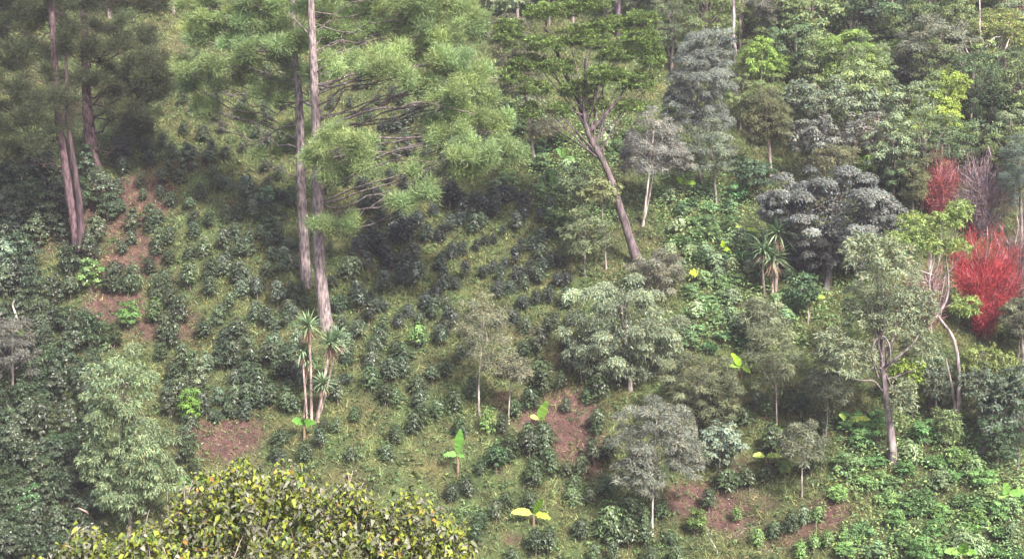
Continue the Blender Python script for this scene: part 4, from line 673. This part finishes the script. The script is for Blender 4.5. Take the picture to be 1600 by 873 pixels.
# ------------------------------------------------------------------ foreground shrub on the near slope
def near_shrub():
    rng = np.random.default_rng(77); Y = 27.0; s = mpp(Y); b = at(480, 873, Y); B = np.array([b[0], Y + 1.5, float(H(b[0], Y + 1.5))])
    r = empty('large_leaved_shrub', B, 'large shrub with yellow green and withered grey leaves at the bottom', 'shrub'); tm = Mesh(); m = Mesh()
    prof = [(60, 873), (90, 862), (140, 815), (175, 835), (250, 820), (285, 760), (300, 728), (340, 735), (375, 704), (410, 728), (450, 718), (500, 752), (540, 742), (575, 775), (640, 768), (665, 792), (715, 790), (724, 830), (728, 900)]
    px = np.array([q[0] for q in prof]); py = np.array([q[1] for q in prof]); N_ = 1050; tips = []
    while len(tips) < N_:
        x = rng.uniform(60, 728); top = np.interp(x, px, py); y = top + abs(rng.normal()) * 75 + 8 - 13 * math.sin(x * .09) * math.sin(x * .031 + 1) + 12 - 16 * max(0, rng.normal() * .6)
        if y > 985: continue
        yy = Y - 1.2 + (y - top) * -.012 + rng.uniform(0, 1.8) + (873 - top) * .012
        tips.append(at(x, y, yy))
    tips = np.array(tips); Cc = np.array([b[0], Y + 1, at(480, 990, Y)[2]])
    for k in range(9):
        h = at(130 + k * 72, 950, Y + rng.uniform(-.6, 1.4)); tube(tm, curve(B + rng.normal(size=3) * .15 - np.array([0, 0, .3]), h, .3, 9, rng, .08), np.linspace(.09, .035, 9), 7)
        near = tips[np.argsort(np.linalg.norm(tips - h, axis=1) + rng.uniform(0, 1.2, len(tips)))[:46]]
        for q in near: tube(tm, curve(h + rng.normal(size=3) * .1, q, .08, 6, rng, .04), np.linspace(.02, .006, 6), 4)
    per = 15; k = np.repeat(np.arange(len(tips)), per); n = len(k); P = tips[k] + rng.normal(size=(n, 3)) * np.array([.13, .13, .1])
    d = rdir(rng, n); A = d * np.array([1, 1, .5]) + np.array([0, -.1, .15]); Nn = unit(rng.normal(size=(n, 3)) * .75 + np.array([.1, -.45, .8]))
    typ = rng.random(len(tips))[k] * .6 + rng.random(n) * .4
    pal = np.array([(.10, .105, .065), (.17, .20, .03), (.19, .195, .145), (.21, .235, .035), (.07, .11, .03), (.17, .165, .135), (.26, .16, .04), (.085, .095, .05)])
    th = np.array([.2, .42, .54, .66, .78, .85, .87, 1.0]); order = rng.random(n) * .45 + typ * .55; order = (np.argsort(np.argsort(order)) / n)
    C = pal[np.searchsorted(th, order)] * np.exp(rng.normal(size=(n, 1)) * .18)
    up = np.interp(np.array([project(q)[1][0] for q in tips]), [730, 990], [1, 0])[k]
    leaf6(m, P, A, Nn, rng.uniform(.07, .16, n), rng.uniform(.055, .115, n), C, .35, .7)
    for q in tips[rng.choice(len(tips), 170)]: tube(tm, curve(q - np.array([0, 0, .1]), q + rdir(rng, 1)[0] * .3 + np.array([0, 0, .15]), .05, 5), np.linspace(.012, .005, 5), 4)
    for mm in (m, tm):
        for v in mm.V: v -= B
    link('trunk', tm.mesh('trunk', M_BARK, True), r, (.3, .26, .22)); link('foliage', m.mesh('foliage', M_LEAF), r, (1, 1, 1))
near_shrub()

# ------------------------------------------------------------------ woodland behind and between the named trees
rng = np.random.default_rng(31)
FILL = []
for n in range(3000):
    if len(FILL) >= 95: break
    x = rng.uniform(1010, 1660); y = rng.uniform(-130, 330)
    lim = 330 - 0.0 * x if x > 1380 else (250 if x > 1150 else 120)
    if y > lim or (1120 < x < 1200 and y > 240): continue
    if any((x - a) ** 2 + ((y - b) * 1.3) ** 2 < 42 ** 2 for a, b in FILL): continue
    FILL.append((x, y))
FILL += [(1560, 690), (1590, 740), (1585, 690), (1450, 640), (1400, 330), (1420, 420), (1250, 430), (1345, 445), (1500, 640), (1555, 735), (1590, 560), (1340, 400)]
for x in range(760, 1020, 46): FILL += [(x + rng.uniform(-12, 12), rng.uniform(20, 60)), (x + rng.uniform(-12, 12), rng.uniform(-60, -10))]
for x in range(-20, 300, 50): FILL += [(x + rng.uniform(-12, 12), rng.uniform(-40, 30))]
FM = []
for i in range(8):
    rg = np.random.default_rng(500 + i); m = Mesh(); tm = Mesh(); sty = ['broad', 'spray', 'broad', 'feather', 'broad', 'pads', 'willow', 'broad'][i]; L, W, dn, cl, mode, mat = STY[sty]
    cc = blob(m, rg, (0, 0, 4.6), (2.5, 2.5, 2.4), L, W, 5200 if sty != 'feather' else 7000, cl, mode, .2)
    blob(m, rg, (rg.normal() * .8, rg.normal() * .8, 3.0), (1.9, 1.9, 1.5), L, W, 2600, cl, mode, .2)
    tube(tm, smooth([(0, 0, -.5), (rg.normal() * .15, rg.normal() * .15, 2), (rg.normal() * .3, rg.normal() * .3, 5.6)], 5), np.linspace(.16, .05, 11), 8)
    for q in cc[::3]: tube(tm, curve((0, 0, rg.uniform(2.2, 4.2)), q, .1, 6, rg, .06), np.linspace(.05, .015, 6), 4)
    FM.append((m.mesh('crown', mat), tm.mesh('trunk', M_BARK, True)))
for (x, y) in FILL:
    g = ground(x, y); i = int(rng.integers(8)); low = y > 380 or x < 1000 and y > 0
    r = bpy.data.objects.new('woodland_tree', None); COL.objects.link(r); r.location = g; k = rng.uniform(.75, 1.25) * (.6 if y > 380 else 1) * (.72 if x > 1000 and y > 150 else 1); r.scale = (k, k, k * rng.uniform(.85, 1.2)); r.rotation_euler = (0, 0, rng.uniform(0, 6.28))
    r['category'] = 'tree'; r['group'] = 'woodland trees behind the slope'
    q = rng.random(); c = (.07, .11, .05) if q < .3 else ((.15, .195, .08) if q < .7 else (.145, .185, .105)); nm = 'dark green' if q < .3 else ('mid green' if q < .7 else 'greyish green')
    if y > 380: c = (.055, .09, .045); nm = 'small dark green'
    link('crown', FM[i][0], r, np.array(c) * np.exp(rng.normal() * .12)); link('trunk', FM[i][1], r, (.2, .17, .16))
    BUSH.append((r, x, y - 45 * k, 60, nm + ' woodland tree'))

# ------------------------------------------------------------------ labels: each small repeat told by the landmark it stands nearest to
LMU = [(1470, 190, 'yellow green tree'), (1325, 90, 'bright green domed tree'), (1300, 330, 'big round silvery tree'), (1197, 180, 'brown green columnar tree'), (1090, 120, 'silvery grey feathery tree'), (1041, 20, 'stout pale top trunk'), (1145, 60, 'tall thin pale trunk'),
       (1470, 70, 'large grey brown tree'), (1568, 70, 'white limbed tree'), (1375, 15, 'top blue green tree'), (1588, 165, 'brownish purple tree'), (1468, 285, 'pinkish red tree'), (1540, 300, 'purplish bare tree'), (905, 75, 'leaning cypress crown'), (815, 110, 'brownish airy tree'), (135, 90, 'shade-darkened pines at left'), (1535, 440, 'crimson tree'), (1480, 345, 'flat topped crooked tree'), (1565, 640, 'dark low leaning tree')]
LMS = [(a, b, c) for a, b, c, _ in LM] + LMU
SEC = ['right of', 'below and right of', 'below', 'below and left of', 'left of', 'above and left of', 'above', 'above and right of']
cells = {}
for rec in BUSH:
    r, px, py, sz, noun = rec; d = [math.hypot(px - a, py - b) for a, b, _ in LMS]; i = int(np.argmin(d)); a, b, ph = LMS[i]
    k = int(round(math.atan2(py - b, px - a) / (math.pi / 4))) % 8; cells.setdefault((i, k, noun), []).append((d[i], rec))
ORD = ['', 'second', 'third', 'fourth', 'fifth', 'sixth', 'seventh', 'eighth', 'ninth', 'tenth', 'eleventh', 'twelfth', 'thirteenth', 'fourteenth', 'fifteenth', 'sixteenth']
for (i, k, noun), lst in cells.items():
    lst.sort(key=lambda t_: t_[0])
    for j, (dd, rec) in enumerate(lst):
        rec[0]['label'] = f'{noun} {SEC[k]} the {LMS[i][2]}' + (f', {ORD[min(j, 15)]} nearest' if j else (', nearest to it' if len(lst) > 1 else ''))
